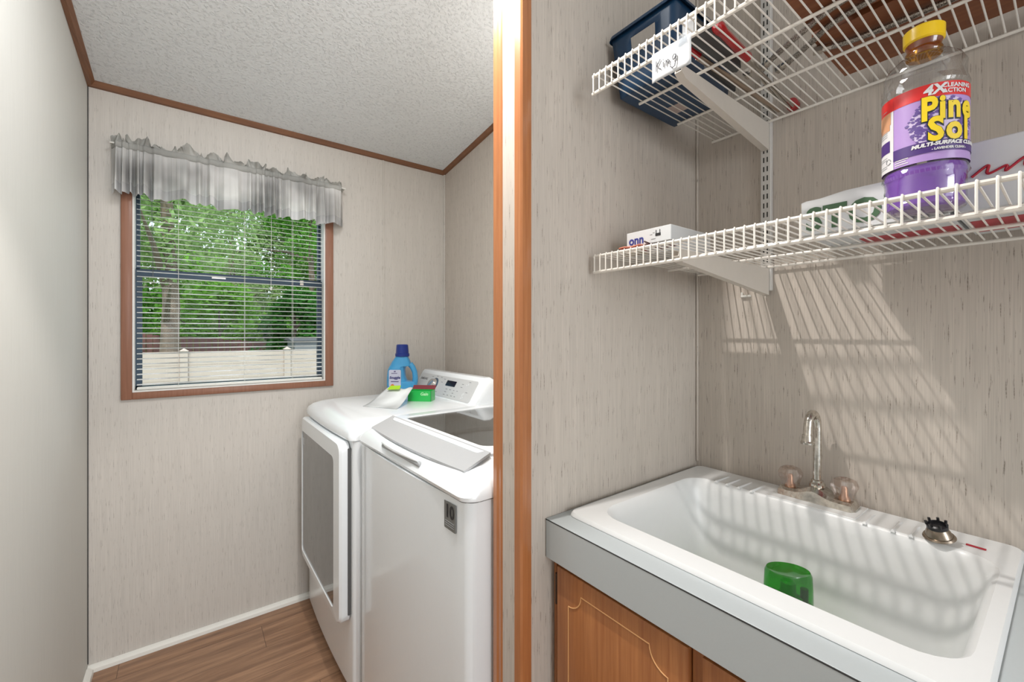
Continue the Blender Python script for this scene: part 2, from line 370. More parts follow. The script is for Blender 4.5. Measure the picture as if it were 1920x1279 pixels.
m.box(xa, xa+f, ys2, ys2+.02, za, MR+.004); m.box(xb-f, xb, ys2, ys2+.02, za, MR+.004); m.box(xa, xb, ys2, ys2+.02, za, za+.014); m.box(xa, xb, ys2-.003, ys2+.02, MR-.020, MR+.006)
struct('lower_sash', m, ALU, parent=win)
m = MB().box(xa+.25, xa+.30, ys2-.008, ys2-.003, MR-.012, MR-.004); m.box(xb-.10, xb-.085, ys2-.01, ys2-.003, MR-.018, MR+.004)
struct('sash_latch', m, STEEL, parent=win)
PANE = glassy('window_glass', (.97, .99, .98), .003)
struct('upper_pane', MB().box(xa+.012, xb-.012, ys+.013, ys+.016, MR+.012, zb_-f), PANE, parent=win)
struct('lower_pane', MB().box(xa+f, xb-f, ys2+.009, ys2+.012, za+.014, MR-.020), PANE, parent=win)

# ------------------------------------------------------------------ venetian blind
BLM = trans('blind_slat_white', (.93, .93, .92), .6)
bl = thing('venetian_blind', (.177, YW+.014, 1.05), 'white mini venetian blind with open slats inside the laundry window', 'blind')
bx0, bx1, by = WX0+.012, WX1-.012, YW+.012
link('headrail', MB().rbox(bx0, bx1, by-.012, by+.013, WZ1-.036, WZ1-.010, .002, 1), WHITEP, bl)
zs = 1.068; sl = []
while zs < WZ1-.045: sl.append(zs); zs += .0205
m = MB()
for z in sl:
    n = 4; tlt = -.0007
    lp = [[(x, by-.0065+.013*k/n, z+.0016*(1-((k-n/2)/(n/2))**2)-tlt*(k-n/2)) for k in range(n+1)]+[(x, by-.0065+.013*k/n, z-.0012+.0016*(1-((k-n/2)/(n/2))**2)-tlt*(k-n/2)) for k in range(n, -1, -1)] for x in (bx0, bx1)]
    m.loft(lp)
link('slats', m, BLM, bl)
link('bottom_rail', MB().rbox(bx0, bx1, by-.012, by+.012, 1.047, 1.058, .003, 2), WHITEP, bl)
for x in (bx0+.13, (bx0+bx1)/2+.02, bx1-.13):
    m = MB()
    for yy in (by-.0135, by+.0135): m.tube([(x, yy, 1.058), (x, yy, WZ1-.036)], .0006, 5)
    for z in sl: m.tube([(x, by-.0135, z-.001), (x, by+.0135, z-.001)], .0004, 4)
    link('ladder_cord', m, WHITEP, bl)
link('tilt_wand', MB().tube([(bx0+.045, by-.018, WZ1-.03), (bx0+.05, by-.020, 1.50)], .0025, 6), glassy('clear_wand', (.85, .87, .87), .1), bl)
m = MB().tube([(bx1-.22, by-.018, WZ1-.03), (bx1-.222, by-.019, 1.49)], .0008, 5); m.lathe([(.001, .02), (.003, .012), (.004, 0), (.002, -.001)], (bx1-.222, by-.019, 1.470), 8)
link('lift_cord', m, WHITEP, bl)

# ------------------------------------------------------------------ valance
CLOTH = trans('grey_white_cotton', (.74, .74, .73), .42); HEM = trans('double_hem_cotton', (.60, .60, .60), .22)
va = thing('curtain_valance', (.18, YW-.05, 1.80), 'gathered greyish white valance with ruffled top over the laundry window', 'curtain')
rnd = random.Random(3); vx0, vx1 = -.238, .612; NV = 520
ph = []; a = 0; 
for i in range(NV+1): a += .25*(1+.55*math.sin(i*.045)+.5*math.sin(i*.021+1)+rnd.uniform(-.35, .35)); ph.append(a)
def vy(i, amp): 
    s = math.sin(ph[i]); return amp*(abs(s)**.7*(1 if s > 0 else -1)+.45*math.sin(ph[i]*.37+1.3)+.25*math.sin(ph[i]*2.3))
def vpt(i, z, amp, y0_, wob=0):
    t = i/NV; x = vx0+(vx1-vx0)*t; yb = y0_
    if t < .02: yb = y0_+.04*(1-t/.02)
    if t > .98: yb = y0_+.04*(1-(1-t)/.02)
    return Vector((x+wob*math.cos(ph[i]*.8), yb+vy(i, amp)*min(1, t/.02, (1-t)/.02)*1, z))
Y0 = YW-.055
def zbot(i): return 1.803+.006*math.sin(ph[i]*.5)+.004*math.sin(i*.05)
rows = []
for k, fz in enumerate((0, .1, .25, .4, .55, .7, .78)):
    rows.append([vpt(i, 1.978+(zbot(i)-1.978)*fz, .004+.019*fz**.6, Y0, .0018*fz) for i in range(NV+1)])
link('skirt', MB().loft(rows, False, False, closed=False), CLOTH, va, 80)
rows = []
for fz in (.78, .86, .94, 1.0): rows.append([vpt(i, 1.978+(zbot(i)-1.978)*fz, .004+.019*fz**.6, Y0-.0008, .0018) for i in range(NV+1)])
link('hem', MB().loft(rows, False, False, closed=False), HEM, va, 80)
rows = []                              # shirred rod pocket
for j in range(7):
    q = j/6*PI; rows.append([vpt(i, 1.988+.013*math.cos(q), .0026, Y0-.008*math.sin(q), .001) for i in range(NV+1)])
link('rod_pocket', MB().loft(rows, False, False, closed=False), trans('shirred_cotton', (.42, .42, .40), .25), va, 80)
rows = []; rn2 = [rnd.uniform(-1, 1) for _ in range(NV+1)]
for j in range(6):
    fz = j/5
    r_ = []
    for i in range(NV+1):
        big = math.sin(i*.11+1.7*math.sin(i*.03)); p = vpt(i, 1.996+fz*(.020+.011*big+.007*math.sin(i*.23)), .0035+.012*fz, Y0-.002, 0)
        p.y -= .010*fz*math.sin(i*.17+2)+.008*fz*fz; p.z += .004*rn2[i]*fz*.6-.010*fz**3*max(0, math.sin(i*.11)); p.x += .010*fz*math.sin(i*.13); p.z += .005*fz*math.sin(i*.47+fz*3)*math.sin(i*.05); p.y += .007*math.sin(i*.33+fz*5)*fz; r_.append(p)
    rows.append(r_)
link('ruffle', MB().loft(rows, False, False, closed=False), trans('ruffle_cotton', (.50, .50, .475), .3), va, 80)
m = MB().tube([(vx0+.002, YW-.002, 1.99), (vx0+.002, Y0+.006, 1.99), (vx0+.010, Y0+.0035, 1.99), (vx1-.010, Y0+.0035, 1.99), (vx1+.004, Y0+.006, 1.99), (vx1+.004, YW-.002, 1.99)], .0035, 8)
link('curtain_rod', m, WHITEP, va)

# ------------------------------------------------------------------ dryer
dr = thing('clothes_dryer', (.43, 1.825, 0), 'white front-door clothes dryer with dark glass door, under the window wall', 'dryer')
dy0, dy1 = 1.480, 2.172; dcy = (dy0+dy1)/2; dhy = (dy1-dy0)/2
def bowed(x0, x1, y0, y1, r, z, bow, n=7, nf=14):     # plan outline with a bowed front at x0
    pts = []
    def arc(cx, cy, a0): return [Vector((cx+r*math.cos(a0+PI/2*k/(n-1)), cy+r*math.sin(a0+PI/2*k/(n-1)), z)) for k in range(n)]
    pts += arc(x1-r, y1-r, 0); pts += arc(x0+r, y1-r, PI/2)
    for k in range(1, nf): pts.append(Vector((x0, y1-r-(y1-y0-2*r)*k/nf, z)))
    pts += arc(x0+r, y0+r, PI); pts += arc(x1-r, y0+r, 1.5*PI)
    for p in pts:
        t_ = (p.y-y0)/(y1-y0); wgt = max(0, 1-(p.x-x0)/.12); p.x -= bow*4*t_*(1-t_)*wgt
    return pts
DX0, DX1 = .447, 1.13
link('cabinet_body', MB().loft([bowed(DX0+.02, DX1, dy0+.01, dy1-.01, .02, .012, .0), bowed(DX0, DX1, dy0, dy1, .018, .04, .010), bowed(DX0, DX1, dy0, dy1, .018, .900, .010)]), WHITE, dr)
L = [(.004, .9005, .02), (.004, .903, .02), (-.004, .904, .022), (-.006, .915, .026), (.002, .935, .035), (.018, .950, .045), (.045, .960, .05), (.085, .966, .05)]
link('top_panel', MB().loft([bowed(DX0-.008+a, DX1-min(a, .01), dy0+max(0, a)*.75, dy1-max(0, a)*.75, r, z, .012) for a, z, r in L]), WHITE, dr)
# door: bowed slab, glass inset in it
def yzslab(y0, y1, z0, z1, r, x, bow=0, n=6, cx=None):
    pts = []
    for p in rr((y0+y1)/2, (z0+z1)/2, (y1-y0)/2, (z1-z0)/2, r, 0, n):
        t_ = (p.x-y0)/(y1-y0); pts.append(Vector((x-bow*4*t_*(1-t_), p.x, p.y)))
    return pts
door_o = (1.510, 2.128, .268, .896)
gl_o = (1.580, 2.110, .298, .836)
m = MB().loft([yzslab(*door_o, .035, DX0-.006), yzslab(*door_o, .035, DX0-.032, .006), yzslab(door_o[0]+.006, door_o[1]-.006, door_o[2]+.006, door_o[3]-.006, .032, DX0-.040, .007), yzslab(*gl_o, .022, DX0-.042, .008), yzslab(gl_o[0]+.002, gl_o[1]-.002, gl_o[2]+.002, gl_o[3]-.002, .02, DX0-.037, .008)], True, False)
do = link('door', m, WHITE, dr)
m = MB(); NY, NZ = 20, 2
DG = M('smoked_door_glass', (.085, .09, .088), .05, 0, .6, coat=.25, var=0)
m = MB().loft([yzslab(gl_o[0]+.002, gl_o[1]-.002, gl_o[2]+.002, gl_o[3]-.002, .02, DX0-.036, .008), yzslab(gl_o[0]+.002, gl_o[1]-.002, gl_o[2]+.002, gl_o[3]-.002, .02, DX0-.0385, .008)])
link('door_glass', m, DG, do)
link('handle_recess', MB().rbox(DX0-.013, DX0-.001, 1.5065, 1.512, .30, .875, .002, 1), M('recess_shade_dark', (.09, .09, .09), .6), do)  # solid dark strip standing in for shade in the door gap
link('door_print', MB().box(DX0-.0395, DX0-.038, 2.078, 2.094, .775, .805), PAPER, do)
# console
cy0, cy1 = 1.525, 2.160
def cons(y, sh):
    return [Vector(p) for p in ((1.125, y, .955), (.955+sh*.3, y, .955), (.948+sh*.35, y, .965), (1.012+sh*.5, y, 1.068-sh*.5), (1.022+sh*.5, y, 1.078-sh*.6), (1.05, y, 1.080-sh*.6), (1.125, y, 1.04-sh*.3))]
lo = []
for k in range(9): q = k/8*PI/2; lo.append(cons(cy0-.030*math.cos(q)+.03, .06*(1-math.sin(q))))
for k in range(1, 9): q = k/8*PI/2; lo.append(cons(cy1-.03+.03*math.sin(q), .03*(1-math.cos(q))))
co = link('console', MB().loft(lo), WHITE, dr)
# console face frame: origin at the lower near corner; right = -y, up along slope
fup = Vector((.064, 0, .103)).normalized()
def cf(y, h, off=.001):
    p = Vector((.948, y, .965))+fup*h; nrm = Vector((-fup.z, 0, fup.x)); return p+nrm*off
def cface(y, h, off=.0012): return frame4(cf(y, h, off), (0, -1, 0), fup)
def plate(y0, y1, h0, h1, off, th=.001, r=.006):
    a = rr((y0+y1)/2, (h0+h1)/2, abs(y1-y0)/2, (h1-h0)/2, r, 0, 5)
    return MB().loft([[cf(p.x, p.y, off) for p in a], [cf(p.x, p.y, off+th) for p in a]])
fp = link('face_plate', plate(1.565, 2.135, .008, .112, -.0002, .0016, .012), CONS, co)
link('display', plate(1.74, 1.83, .066, .094, .0012, .001, .003), M('display_black', (.012, .013, .015), .15), co)
kn = MB().lathe([(.034, 0), (.034, .003), (.030, .012), (.026, .020), (.022, .022), (.001, .022)], cf(1.945, .056, .001), 36, axis=Vector((-fup.z, 0, fup.x)))
k_ = link('knob', kn, M('satin_knob', (.60, .60, .60), .22, .8), co)
link('knob_ring', MB().lathe([(.040, 0), (.040, .002), (.034, .006), (.034, 0)], cf(1.945, .056, .0008), 36, axis=Vector((-fup.z, 0, fup.x))), M('knob_ring_blue_grey', (.10, .15, .22), .2, .6), k_)
link('printed_name', text_mb('SAMSUNG', .017, cface(2.075, .082), offset=.0004), INK, co)
m = MB(); rn = random.Random(5)
for yy in (1.80, 1.765, 1.73, 1.70):
    for hh in (.020, .034, .048):
        if rn.random() < .85:
            w_ = rn.uniform(.009, .018); q = plate(yy-w_/2, yy+w_/2, hh, hh+.0035, .0014, .0004, .001); m.add(q.v, q.f)
for yy, hh in ((1.86, .095), (1.90, .102), (1.945, .104), (1.99, .098), (2.0, .075), (1.995, .035), (1.885, .025), (1.875, .078), (1.68, .085), (1.68, .07), (1.63, .10), (1.62, .05)):
    q = plate(yy-.008, yy+.008, hh, hh+.003, .0014, .0004, .001); m.add(q.v, q.f)
link('button_print', m, GREYPR, co)
for yy, hh in ((1.64, .088), (1.64, .040), (1.64, .024)):
    m = MB().lathe([(.007, 0), (.007, .0008), (.0055, .0008), (.0055, 0)], cf(yy, hh, .0012), 16, axis=Vector((-fup.z, 0, fup.x)))
    link('button', m, WHITE, co)
for fx_, fy_ in ((.52, 1.54), (.52, 2.11), (1.07, 1.54), (1.07, 2.11)): link('leveling_foot', MB().lathe([(.02, 0), (.02, .013)], (fx_, fy_, 0), 12), BLACK, dr)

# ------------------------------------------------------------------ washer (built in its own frame: x = depth from the front, y = width)
wa = thing('washing_machine', (.476, .778, 0), 'white top-loading washing machine with grey glass lid, beside the wooden corner', 'washing machine', math.radians(1.1))
WW = .685
def wl(name, mb, mat, par=None, sm=35): return link(name, mb, mat, par or wa, sm, True)
bd = wl('cabinet_body', MB().loft([bowed(.015, .675, .01, WW-.01, .02, .012, 0), bowed(0, .68, 0, WW, .022, .035, .016), bowed(0, .68, 0, WW, .022, .905, .016)]), WHITE)
# top deck: a ring with an opening, then the tub below it
ocx, ocy, ohx, ohy = .335, .345, .225, .272
N = 7
def wring(a, z, r=.03, bow=.018): return bowed(-.008+a, .68-min(a, .012), -.004+max(a, 0)*.8, WW+.004-max(a, 0)*.8, r, z, bow, N, 1)
def hole(hx, hy, r, z): 
    p = rr(ocx, ocy, hx, hy, r, z, N); return p
# bowed() with nf=1 yields 4*N points in the same order as rr()
deck = [wring(.004, .906), wring(0, .909), wring(-.003, .918, .032), wring(.002, .930, .04), wring(.011, .944, .045), wring(.030, .955, .05), wring(.060, .964, .05), hole(ohx+.035, ohy+.025, .06, .977), hole(ohx+.030, ohy+.02, .055, .970)]
wl('top_deck', MB().loft(deck, True, False), WHITE)
wl('tub', MB().loft([hole(ohx+.030, ohy+.02, .055, .970), hole(ohx+.01, ohy, .08, .955), hole(.23, .23, .229, .93), hole(.20, .20, .199, .925), hole(.235, .235, .234, .90), hole(.235, .235, .234, .55), hole(.05, .05, .049, .53)], False, True), M('tub_grey', (.50, .52, .52), .35, .2))
# lid: white rim ring around a glass pane, and the silver handle panel in front
def hz(l, dz): return [Vector((p.x, p.y, p.z+dz-(0.010*(max(0, .2-p.x)/.2)))) for p in l]
lo_ = [hole(ohx+.034, ohy+.024, .058, .975), hole(ohx+.034, ohy+.024, .058, .984), hole(ohx+.028, ohy+.018, .05, .988), hole(ohx-.002, ohy-.028, .035, .988), hole(ohx-.004, ohy-.030, .034, .983)]
lid = wl('lid', MB().loft(lo_, False, False), WHITE)
wl('lid_glass', MB().loft([hole(ohx-.003, ohy-.029, .034, .983), hole(ohx-.003, ohy-.029, .034, .9855)]), glassy('smoked_lid_glass', (.64, .65, .65), .17, .03), lid)
# handle panel
def strip(x0, z0, x1, z1, y0, y1, bow, th, r=.012, n=10):
    out = []
    for s_ in (0, 1):
        row = []
        for k in range(n+1):
            t_ = k/n; y = y0+(y1-y0)*t_; row.append(Vector((x0-bow*4*t_*(1-t_), y, z0+th*s_)))
        for k in range(n, -1, -1):
            t_ = k/n; y = y0+(y1-y0)*t_; row.append(Vector((x1, y, z1+th*s_)))
        out.append(row)
    return MB().loft(out)
wl('handle_panel', strip(.020, .9535, .094, .9835, .055, .635, .014, .006), GREYP, lid)
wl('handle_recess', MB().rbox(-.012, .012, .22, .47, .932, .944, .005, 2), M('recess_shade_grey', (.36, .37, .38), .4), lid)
wl('handle_grip', MB().tube([(-.008, .23, .946), (-.013, .30, .948), (-.015, .36, .948), (-.013, .42, .948), (-.008, .47, .946)], [.003, .006, .0065, .006, .003], 10), WHITE, lid)
wl('deck_seam', MB().loft([wring(.005, .9045, .03), wring(.005, .9062, .03)], False, False), SEAM)
# sticker on the front near the corner
sx = -.0088
st = wl('warranty_sticker', MB().box(sx, sx+.003, .046, .094, .835, .890).box(sx, sx+.003, .046, .094, .829, .835), M('sticker_grey', (.16, .16, .15), .5))
def sf(y, z): return frame4((sx-.0006, y, z), (0, -1, 0), (0, 0, 1))
wl('sticker_print', MB().box(sx-.0006, sx, .0505, .0895, .846, .8475).box(sx-.0006, sx, .0505, .0895, .841, .8422).box(sx-.0006, sx, .0505, .0895, .836, .8372), GREYPR, st)
wl('sticker_number', text_mb('10', .040, sf(.069, .869), offset=.0012), BLACK, st)
# embossed panels on the near side
SD = M('side_emboss_grey', (.55, .56, .57), .35)
for z0, z1 in ((.47, .70), (.16, .40)):
    lp = []
    for ins, off in ((0, 0), (.006, -.004), (.012, -.004), (.020, .001)):
        lp.append([Vector((p.x, off-.0002, p.y)) for p in rr(.36, (z0+z1)/2, .27-ins, (z1-z0)/2-ins, .04, 0, 7)])
    wl('side_emboss', MB().loft(lp, False, True), WHITE)
lo2 = []
for k in range(5): q = k/4*PI/2; lo2.append((.04+.03*(1-math.sin(q)), .03*(1-math.sin(q)), q))
cl = []
for y, sh in ((.04, .03), (.06, .008), (.08, 0), (WW-.08, 0), (WW-.06, .008), (WW-.04, .03)):
    cl.append([Vector((.675, y, .97)), Vector((.60+sh*.4, y, .97)), Vector((.625+sh*.5, y, 1.06-sh)), Vector((.645, y, 1.07-sh)), Vector((.675, y, 1.05-sh))])
wc = wl('console', MB().loft(cl), WHITE)
for fx_, fy_ in ((.08, .07), (.08, .61), (.6, .07), (.6, .61)): wl('leveling_foot', MB().lathe([(.02, 0), (.02, .013)], (fx_, fy_, 0), 12), BLACK)

# ------------------------------------------------------------------ softener bottle, dryer sheets on the dryer
DT = .966
BC = Vector((.872, 2.085, DT))
fb = thing('fabric_softener_bottle', BC, 'light blue softener bottle with dark blue cap standing on the dryer', 'bottle')
LB = M('light_blue_plastic', (.055, .33, .62), .3, coat=.3); DB = M('dark_blue_cap', (.008, .03, .22), .3)
rv = Vector((.80, -.60, 0)).normalized(); nv = Vector((-.60, -.80, 0)).normalized()   # bottle width axis / facing
out_w = [(-.062, 0), (-.066, .03), (-.066, .08), (-.060, .115), (-.045, .145), (-.028, .163), (-.026, .168)]
def bsec(z, xl, xr, dep, n=24):
    cx = (xl+xr)/2; hx = (xr-xl)/2; o_ = []
    for k in range(n):
        a = 2*PI*k/n; c_, s_ = math.cos(a), math.sin(a)
        x = cx+hx*(abs(c_)**.7)*(1 if c_ > 0 else -1); y = dep*(abs(s_)**.7)*(1 if s_ > 0 else -1)
        o_.append(BC+rv*x+nv*y+Vector((0, 0, z)))
    return o_
m = MB()   # body left of the handle opening, then the handle itself as a tube on the right
m.loft([bsec(0, -.060, .058, .030), bsec(.006, -.065, .064, .034), bsec(.04, -.067, .066, .034), bsec(.052, -.067, .060, .033), bsec(.056, -.067, .022, .033), bsec(.075, -.066, .014, .033), bsec(.105, -.062, .012, .033), bsec(.118, -.056, .016, .032), bsec(.122, -.054, .040, .030), bsec(.14, -.044, .036, .028), bsec(.157, -.032, .028, .026), bsec(.166, -.026, .024, .024)])
hp = [(.050, .036), (.057, .052), (.058, .072), (.055, .095), (.046, .115), (.034, .130)]
m.tube([BC+rv*x+Vector((0, 0, z)) for x, z in hp], [.013, .0125, .012, .012, .0125, .013], 14)
link('body', m, LB, fb)
link('cap', MB().lathe([(.031, .164), (.031, .176), (.028, .178), (.0255, .214), (.022, .217), (.001, .217)], BC, 28), DB, fb)
def bl_f(x, z, off=.0345): return frame4(BC+rv*x+nv*off+Vector((0, 0, z)), rv, (0, 0, 1))
mm = MB(); M4 = bl_f(-.024, .068)
mm.loft([[M4 @ Vector((p.x, p.y, h)) for p in rr(0, 0, .026, .038, .006, 0, 5)] for h in (-.004, .0012)])
lb = link('label', mm, M('label_pale_lilac', (.55, .56, .68), .4), fb)
link('label_name', text_mb('Snuggle', .0155, bl_f(-.024, .072, .0362), offset=.0005, shear=.15), M('label_navy', (.02, .02, .16), .5), lb)
mm = MB(); M5 = bl_f(-.024, .055, .036)
for dx, dz, w_, h_ in ((0, 0, .034, .0035), (-.002, .036, .026, .0025), (0, .044, .008, .005)): mm.loft([[M5 @ Vector((dx+a*w_/2, dz+b_*h_/2, h)) for a, b_ in ((-1, -1), (1, -1), (1, 1), (-1, 1))] for h in (0, .0003)])
link('label_print', mm, M('label_purple', (.10, .07, .20), .5), lb)
mm = MB(); M6 = bl_f(-.034, .036, .036)
mm.loft([[M6 @ Vector((.008*math.cos(a*PI/8), .008*math.sin(a*PI/8), h)) for a in range(16)] for h in (0, .0003)])
link('label_emblem', mm, M('label_orange', (.65, .18, .05), .5), lb)

fb.scale = (1.15, 1.15, 1.15)
def obox(c, ax, ay, hx, hy, z0, z1):
    c = Vector(c); ax = Vector(ax).normalized(); ay = Vector(ay).normalized(); v = []
    for z in (z0, z1):
        for sx_, sy_ in ((-1, -1), (1, -1), (1, 1), (-1, 1)): q = c+ax*hx*sx_+ay*hy*sy_; v.append((q.x, q.y, z))
    return v
bxc = Vector((.845, 1.80, DT))
GB = M('bright_green_card', (.01, .42, .07), .35, coat=.3); YG = M('yellow_green_print', (.35, .62, .02), .5)
dsx = thing('dryer_sheet_box', bxc, 'open bright green carton of dryer sheets lying on the dryer', 'carton')
ax = Vector((.72, -.69, 0)).normalized(); ay = Vector((.69, .72, 0)).normalized()
m = MB(); hx, hy, hz_ = .054, .030, .047; tk = .0012
for cxo, cyo, ha, hb in ((0, -hy+tk, hx, tk), (0, hy-tk, hx, tk), (-hx+tk, 0, tk, hy), (hx-tk, 0, tk, hy)):
    v = obox(bxc+ax*cxo+ay*cyo, ax, ay, ha, hb, DT+.001, DT+hz_); m.add(v, [(3, 2, 1, 0), (4, 5, 6, 7), (0, 1, 5, 4), (1, 2, 6, 5), (2, 3, 7, 6), (3, 0, 4, 7)])
v = obox(bxc, ax, ay, hx, hy, DT, DT+.0015); m.add(v, [(3, 2, 1, 0), (4, 5, 6, 7), (0, 1, 5, 4), (1, 2, 6, 5), (2, 3, 7, 6), (3, 0, 4, 7)])
link('carton', m, GB, dsx, 30)
fl = MB(); e0 = bxc-ax*hx+ay*hy+Vector((0, 0, hz_)); e1 = bxc+ax*hx+ay*hy+Vector((0, 0, hz_)); up = ay*.020+Vector((0, 0, .016))
fl.add([e0, e1, e1+up, e0+up, e0+Vector((0, 0, .001)), e1+Vector((0, 0, .001)), e1+up+Vector((0, 0, .001)), e0+up+Vector((0, 0, .001))], [(0, 1, 2, 3), (7, 6, 5, 4), (0, 4, 5, 1), (1, 5, 6, 2), (2, 6, 7, 3), (3, 7, 4, 0)])
link('lid_flap', fl, M('carton_inside_dark_red', (.16, .02, .03), .6), dsx)
g4 = frame4(bxc-ay*(hy+.0004)+ax*.022+Vector((0, 0, .033)), ax, (0, 0, 1))
link('carton_print', text_mb('Gain', .019, g4, offset=.0004, shear=.2), M('pale_green_print', (.45, .80, .45), .4), dsx)
mm = MB(); M7 = frame4(bxc-ax*(hx+.0005)+Vector((0, 0, .022)), -ay, (0, 0, 1))
mm.loft([[M7 @ Vector((.012*math.cos(a*PI/8), .012*math.sin(a*PI/8), h)) for a in range(16)] for h in (0, .0004)])
link('end_emblem', mm, YG, dsx)
# white sheet draped from the carton onto the dryer
SH = trans('white_nonwoven', (.74, .76, .76), .3)
P00, P10 = Vector((.578, 1.80, DT+.001)), Vector((.664, 1.648, DT+.001))
pa = Vector((.738, 1.915, DT+.058)); pb = Vector((.792, 1.775, DT+.064))
rows = []
for j in range(13):
    t_ = j/12; row = []
    for i in range(13):
        s_ = i/12; lo1 = P00.lerp(P10, s_); hi = pa.lerp(pb, s_); p = lo1.lerp(hi, t_)
        p.z = DT+.0015+(.058+.006*math.sin(s_*9))*(1-(1-t_)**1.6)*(t_**.8)+.003*math.sin(s_*11+t_*3)*t_; row.append(p)
    rows.append(row)
ts = link('dryer_sheet', MB().loft(rows, False, False, closed=False), SH, None, 80)
sm = ts.modifiers.new('thick', 'SOLIDIFY'); sm.thickness = .0006
tag(ts, 'white dryer sheet draped from the green carton onto the dryer', 'dryer sheet')
q0 = Vector((.735, 1.845, DT+.0625)); 
M8 = frame4(q0, (.62, -.70, .05), (.55, .60, .40))
mm = MB(); mm.loft([[M8 @ Vector((x, y, h)) for x, y in ((-.030, -.016), (.030, -.016), (.026, .014), (-.024, .014))] for h in (0, .0012)])
tl = link('carton_flap', mm, YG, None)
tag(tl, 'torn yellow-green carton flap lying on the white dryer sheet', 'carton flap')

# ------------------------------------------------------------------ countertop, sink, cabinet
CT = .881; CX, CYE = .600, -.62
cnt = thing('countertop', (.9, .03, .80), 'grey laminate countertop with deep front edge around the white sink', 'countertop')
m = MB(); N = 7
hcx, hcy, hhx, hhy = .915, .357, .245, .285
cyc = (PF-.001+CYE)/2; chy = (PF-.001-CYE)/2; cxc = (CX+XR-.001)/2; chx = (XR-.001-CX)/2
def orr(z, g=0): return rr(cxc, cyc, chx-g, chy-g, .0015, z, N)
def irr(z): return rr(hcx, hcy, hhx, hhy, .03, z, N)
m.loft([irr(.862), irr(CT-.0005), irr(CT), orr(CT, .0008), orr(CT-.0008), orr(.862), irr(.862)], False, False)
link('top_sheet', m, LAM, cnt)
link('front_edge', MB().rbox(CX-.0010, CX+.018, CYE+.001, PF-.002, .800, CT-.0022, .0008, 1), LAM, cnt)
link('edge_seam', MB().box(CX-.0014, CX+.004, CYE+.001, PF-.0015, CT-.0024, CT-.0008), SEAM, cnt)
# sink basin
sk = thing('utility_sink', (.915, .357, .60), 'large white moulded utility sink set into the grey countertop', 'sink')
scx, scy, shx, shy = .914, .3555, .267, .3035
RZ = CT+.009
icx = (.700+1.078)/2; ihx = (1.078-.700)/2; icy = (.612+.078)/2; ihy = (.612-.078)/2
sl_ = [rr(scx, scy, shx-.012, shy-.012, .014, CT+.0008, N), rr(scx, scy, shx, shy, .02, CT+.0008, N), rr(scx, scy, shx-.0008, shy-.0008, .02, CT+.005, N), rr(scx, scy, shx-.004, shy-.004, .018, RZ, N),
       rr(icx, icy, ihx+.006, ihy+.006, .055, RZ, N), rr(icx, icy, ihx, ihy, .05, RZ-.005, N), rr(icx, icy, ihx-.006, ihy-.008, .05, RZ-.03, N),
       rr(icx+.004, icy, ihx-.030, ihy-.045, .055, .66, N), rr(icx+.004, icy, ihx-.040, ihy-.058, .05, .632, N), rr(icx+.004, icy, ihx-.060, ihy-.08, .04, .622, N), rr(icx+.004, icy, .02, .02, .019, .618, N)]
link('basin', MB().loft(sl_, False, True), SINKM, sk)
for y in (.556, .528, .500, .470, .255, .212, .186):
    m = MB(); m.add([(1.075, y+.004, RZ-.0005), (1.150, y+.004, RZ-.0005), (1.150, y-.004, RZ-.0005), (1.075, y-.004, RZ-.0005), (1.078, y+.0005, RZ+.004), (1.140, y+.001, RZ+.0012), (1.140, y-.001, RZ+.0012), (1.078, y-.0015, RZ+.004)], [(0, 1, 2, 3), (4, 7, 6, 5), (0, 4, 5, 1), (1, 5, 6, 2), (2, 6, 7, 3), (3, 7, 4, 0)])
    link('soap_ridge', m, SINKM, sk)
link('ledge_step', MB().rbox(1.083, 1.176, .27, .44, RZ-.002, RZ+.0015, .001, 1), SINKM, sk)
link('drain', MB().lathe([(.030, 0), (.030, .002), (.024, .003), (.02, .0005)], (icx, icy, .6178), 24), STEEL, sk)
# cabinet under the counter
cb = thing('vanity_cabinet', (.9, .03, 0), 'orange oak cabinet with routed doors under the grey countertop', 'cabinet')
FX = .628
m = MB()
for a_ in ((FX, FX+.016, CYE+.01, PF-.002, .09, .7995), (FX+.016, XR-.001, PF-.018, PF-.002, .0, .7995), (FX+.016, XR-.001, CYE+.01, CYE+.026, .0, .7995), (FX+.016, XR-.001, CYE+.026, PF-.018, .09, .106), (FX+.05, FX+.062, CYE+.026, PF-.018, 0, .09)): m.box(*a_)
link('carcass', m, CAB, cb)
m = MB().rbox(FX-.006, FX, .664, PF-.0025, .09, .799, .001, 1)
link('face_stile', m, CAB, cb); link('face_stile', MB().rbox(FX-.006, FX, .334, .358, .09, .799, .001, 1), CAB, cb)
DF = .612
def cdoor(y1, y0):
    d = link('door', MB().rbox(DF, DF+.016, y0, y1, .13, .786, .0035, 2), CAB, cb)
    ya, yb = y1-.035, y0+.035; zt_, zb_2 = .7525, .165; r = .0345; pts = []
    def P(y, z): return (DF-.0002, y, z)
    seq = []
    for cy_, cz_, a0 in ((ya, zt_, 0), (yb, zt_, 1), (yb, zb_2, 2), (ya, zb_2, 3)):
        for k in range(9):
            a = k/8*PI/2
            if a0 == 0: seq.append(P(cy_-r*math.sin(a), cz_-r*math.cos(a)))
            if a0 == 1: seq.append(P(cy_+r*math.cos(a), cz_-r*math.sin(a)))
            if a0 == 2: seq.append(P(cy_+r*math.sin(a), cz_+r*math.cos(a)))
            if a0 == 3: seq.append(P(cy_-r*math.cos(a), cz_+r*math.sin(a)))
    seq.append(seq[0])
    link('routed_line', MB().tube(seq, .0012, 5), INLAY, d); return d
cdoor(.654, .359); cdoor(.338, .043); cdoor(.022, -.273); cdoor(-.294, -.589)
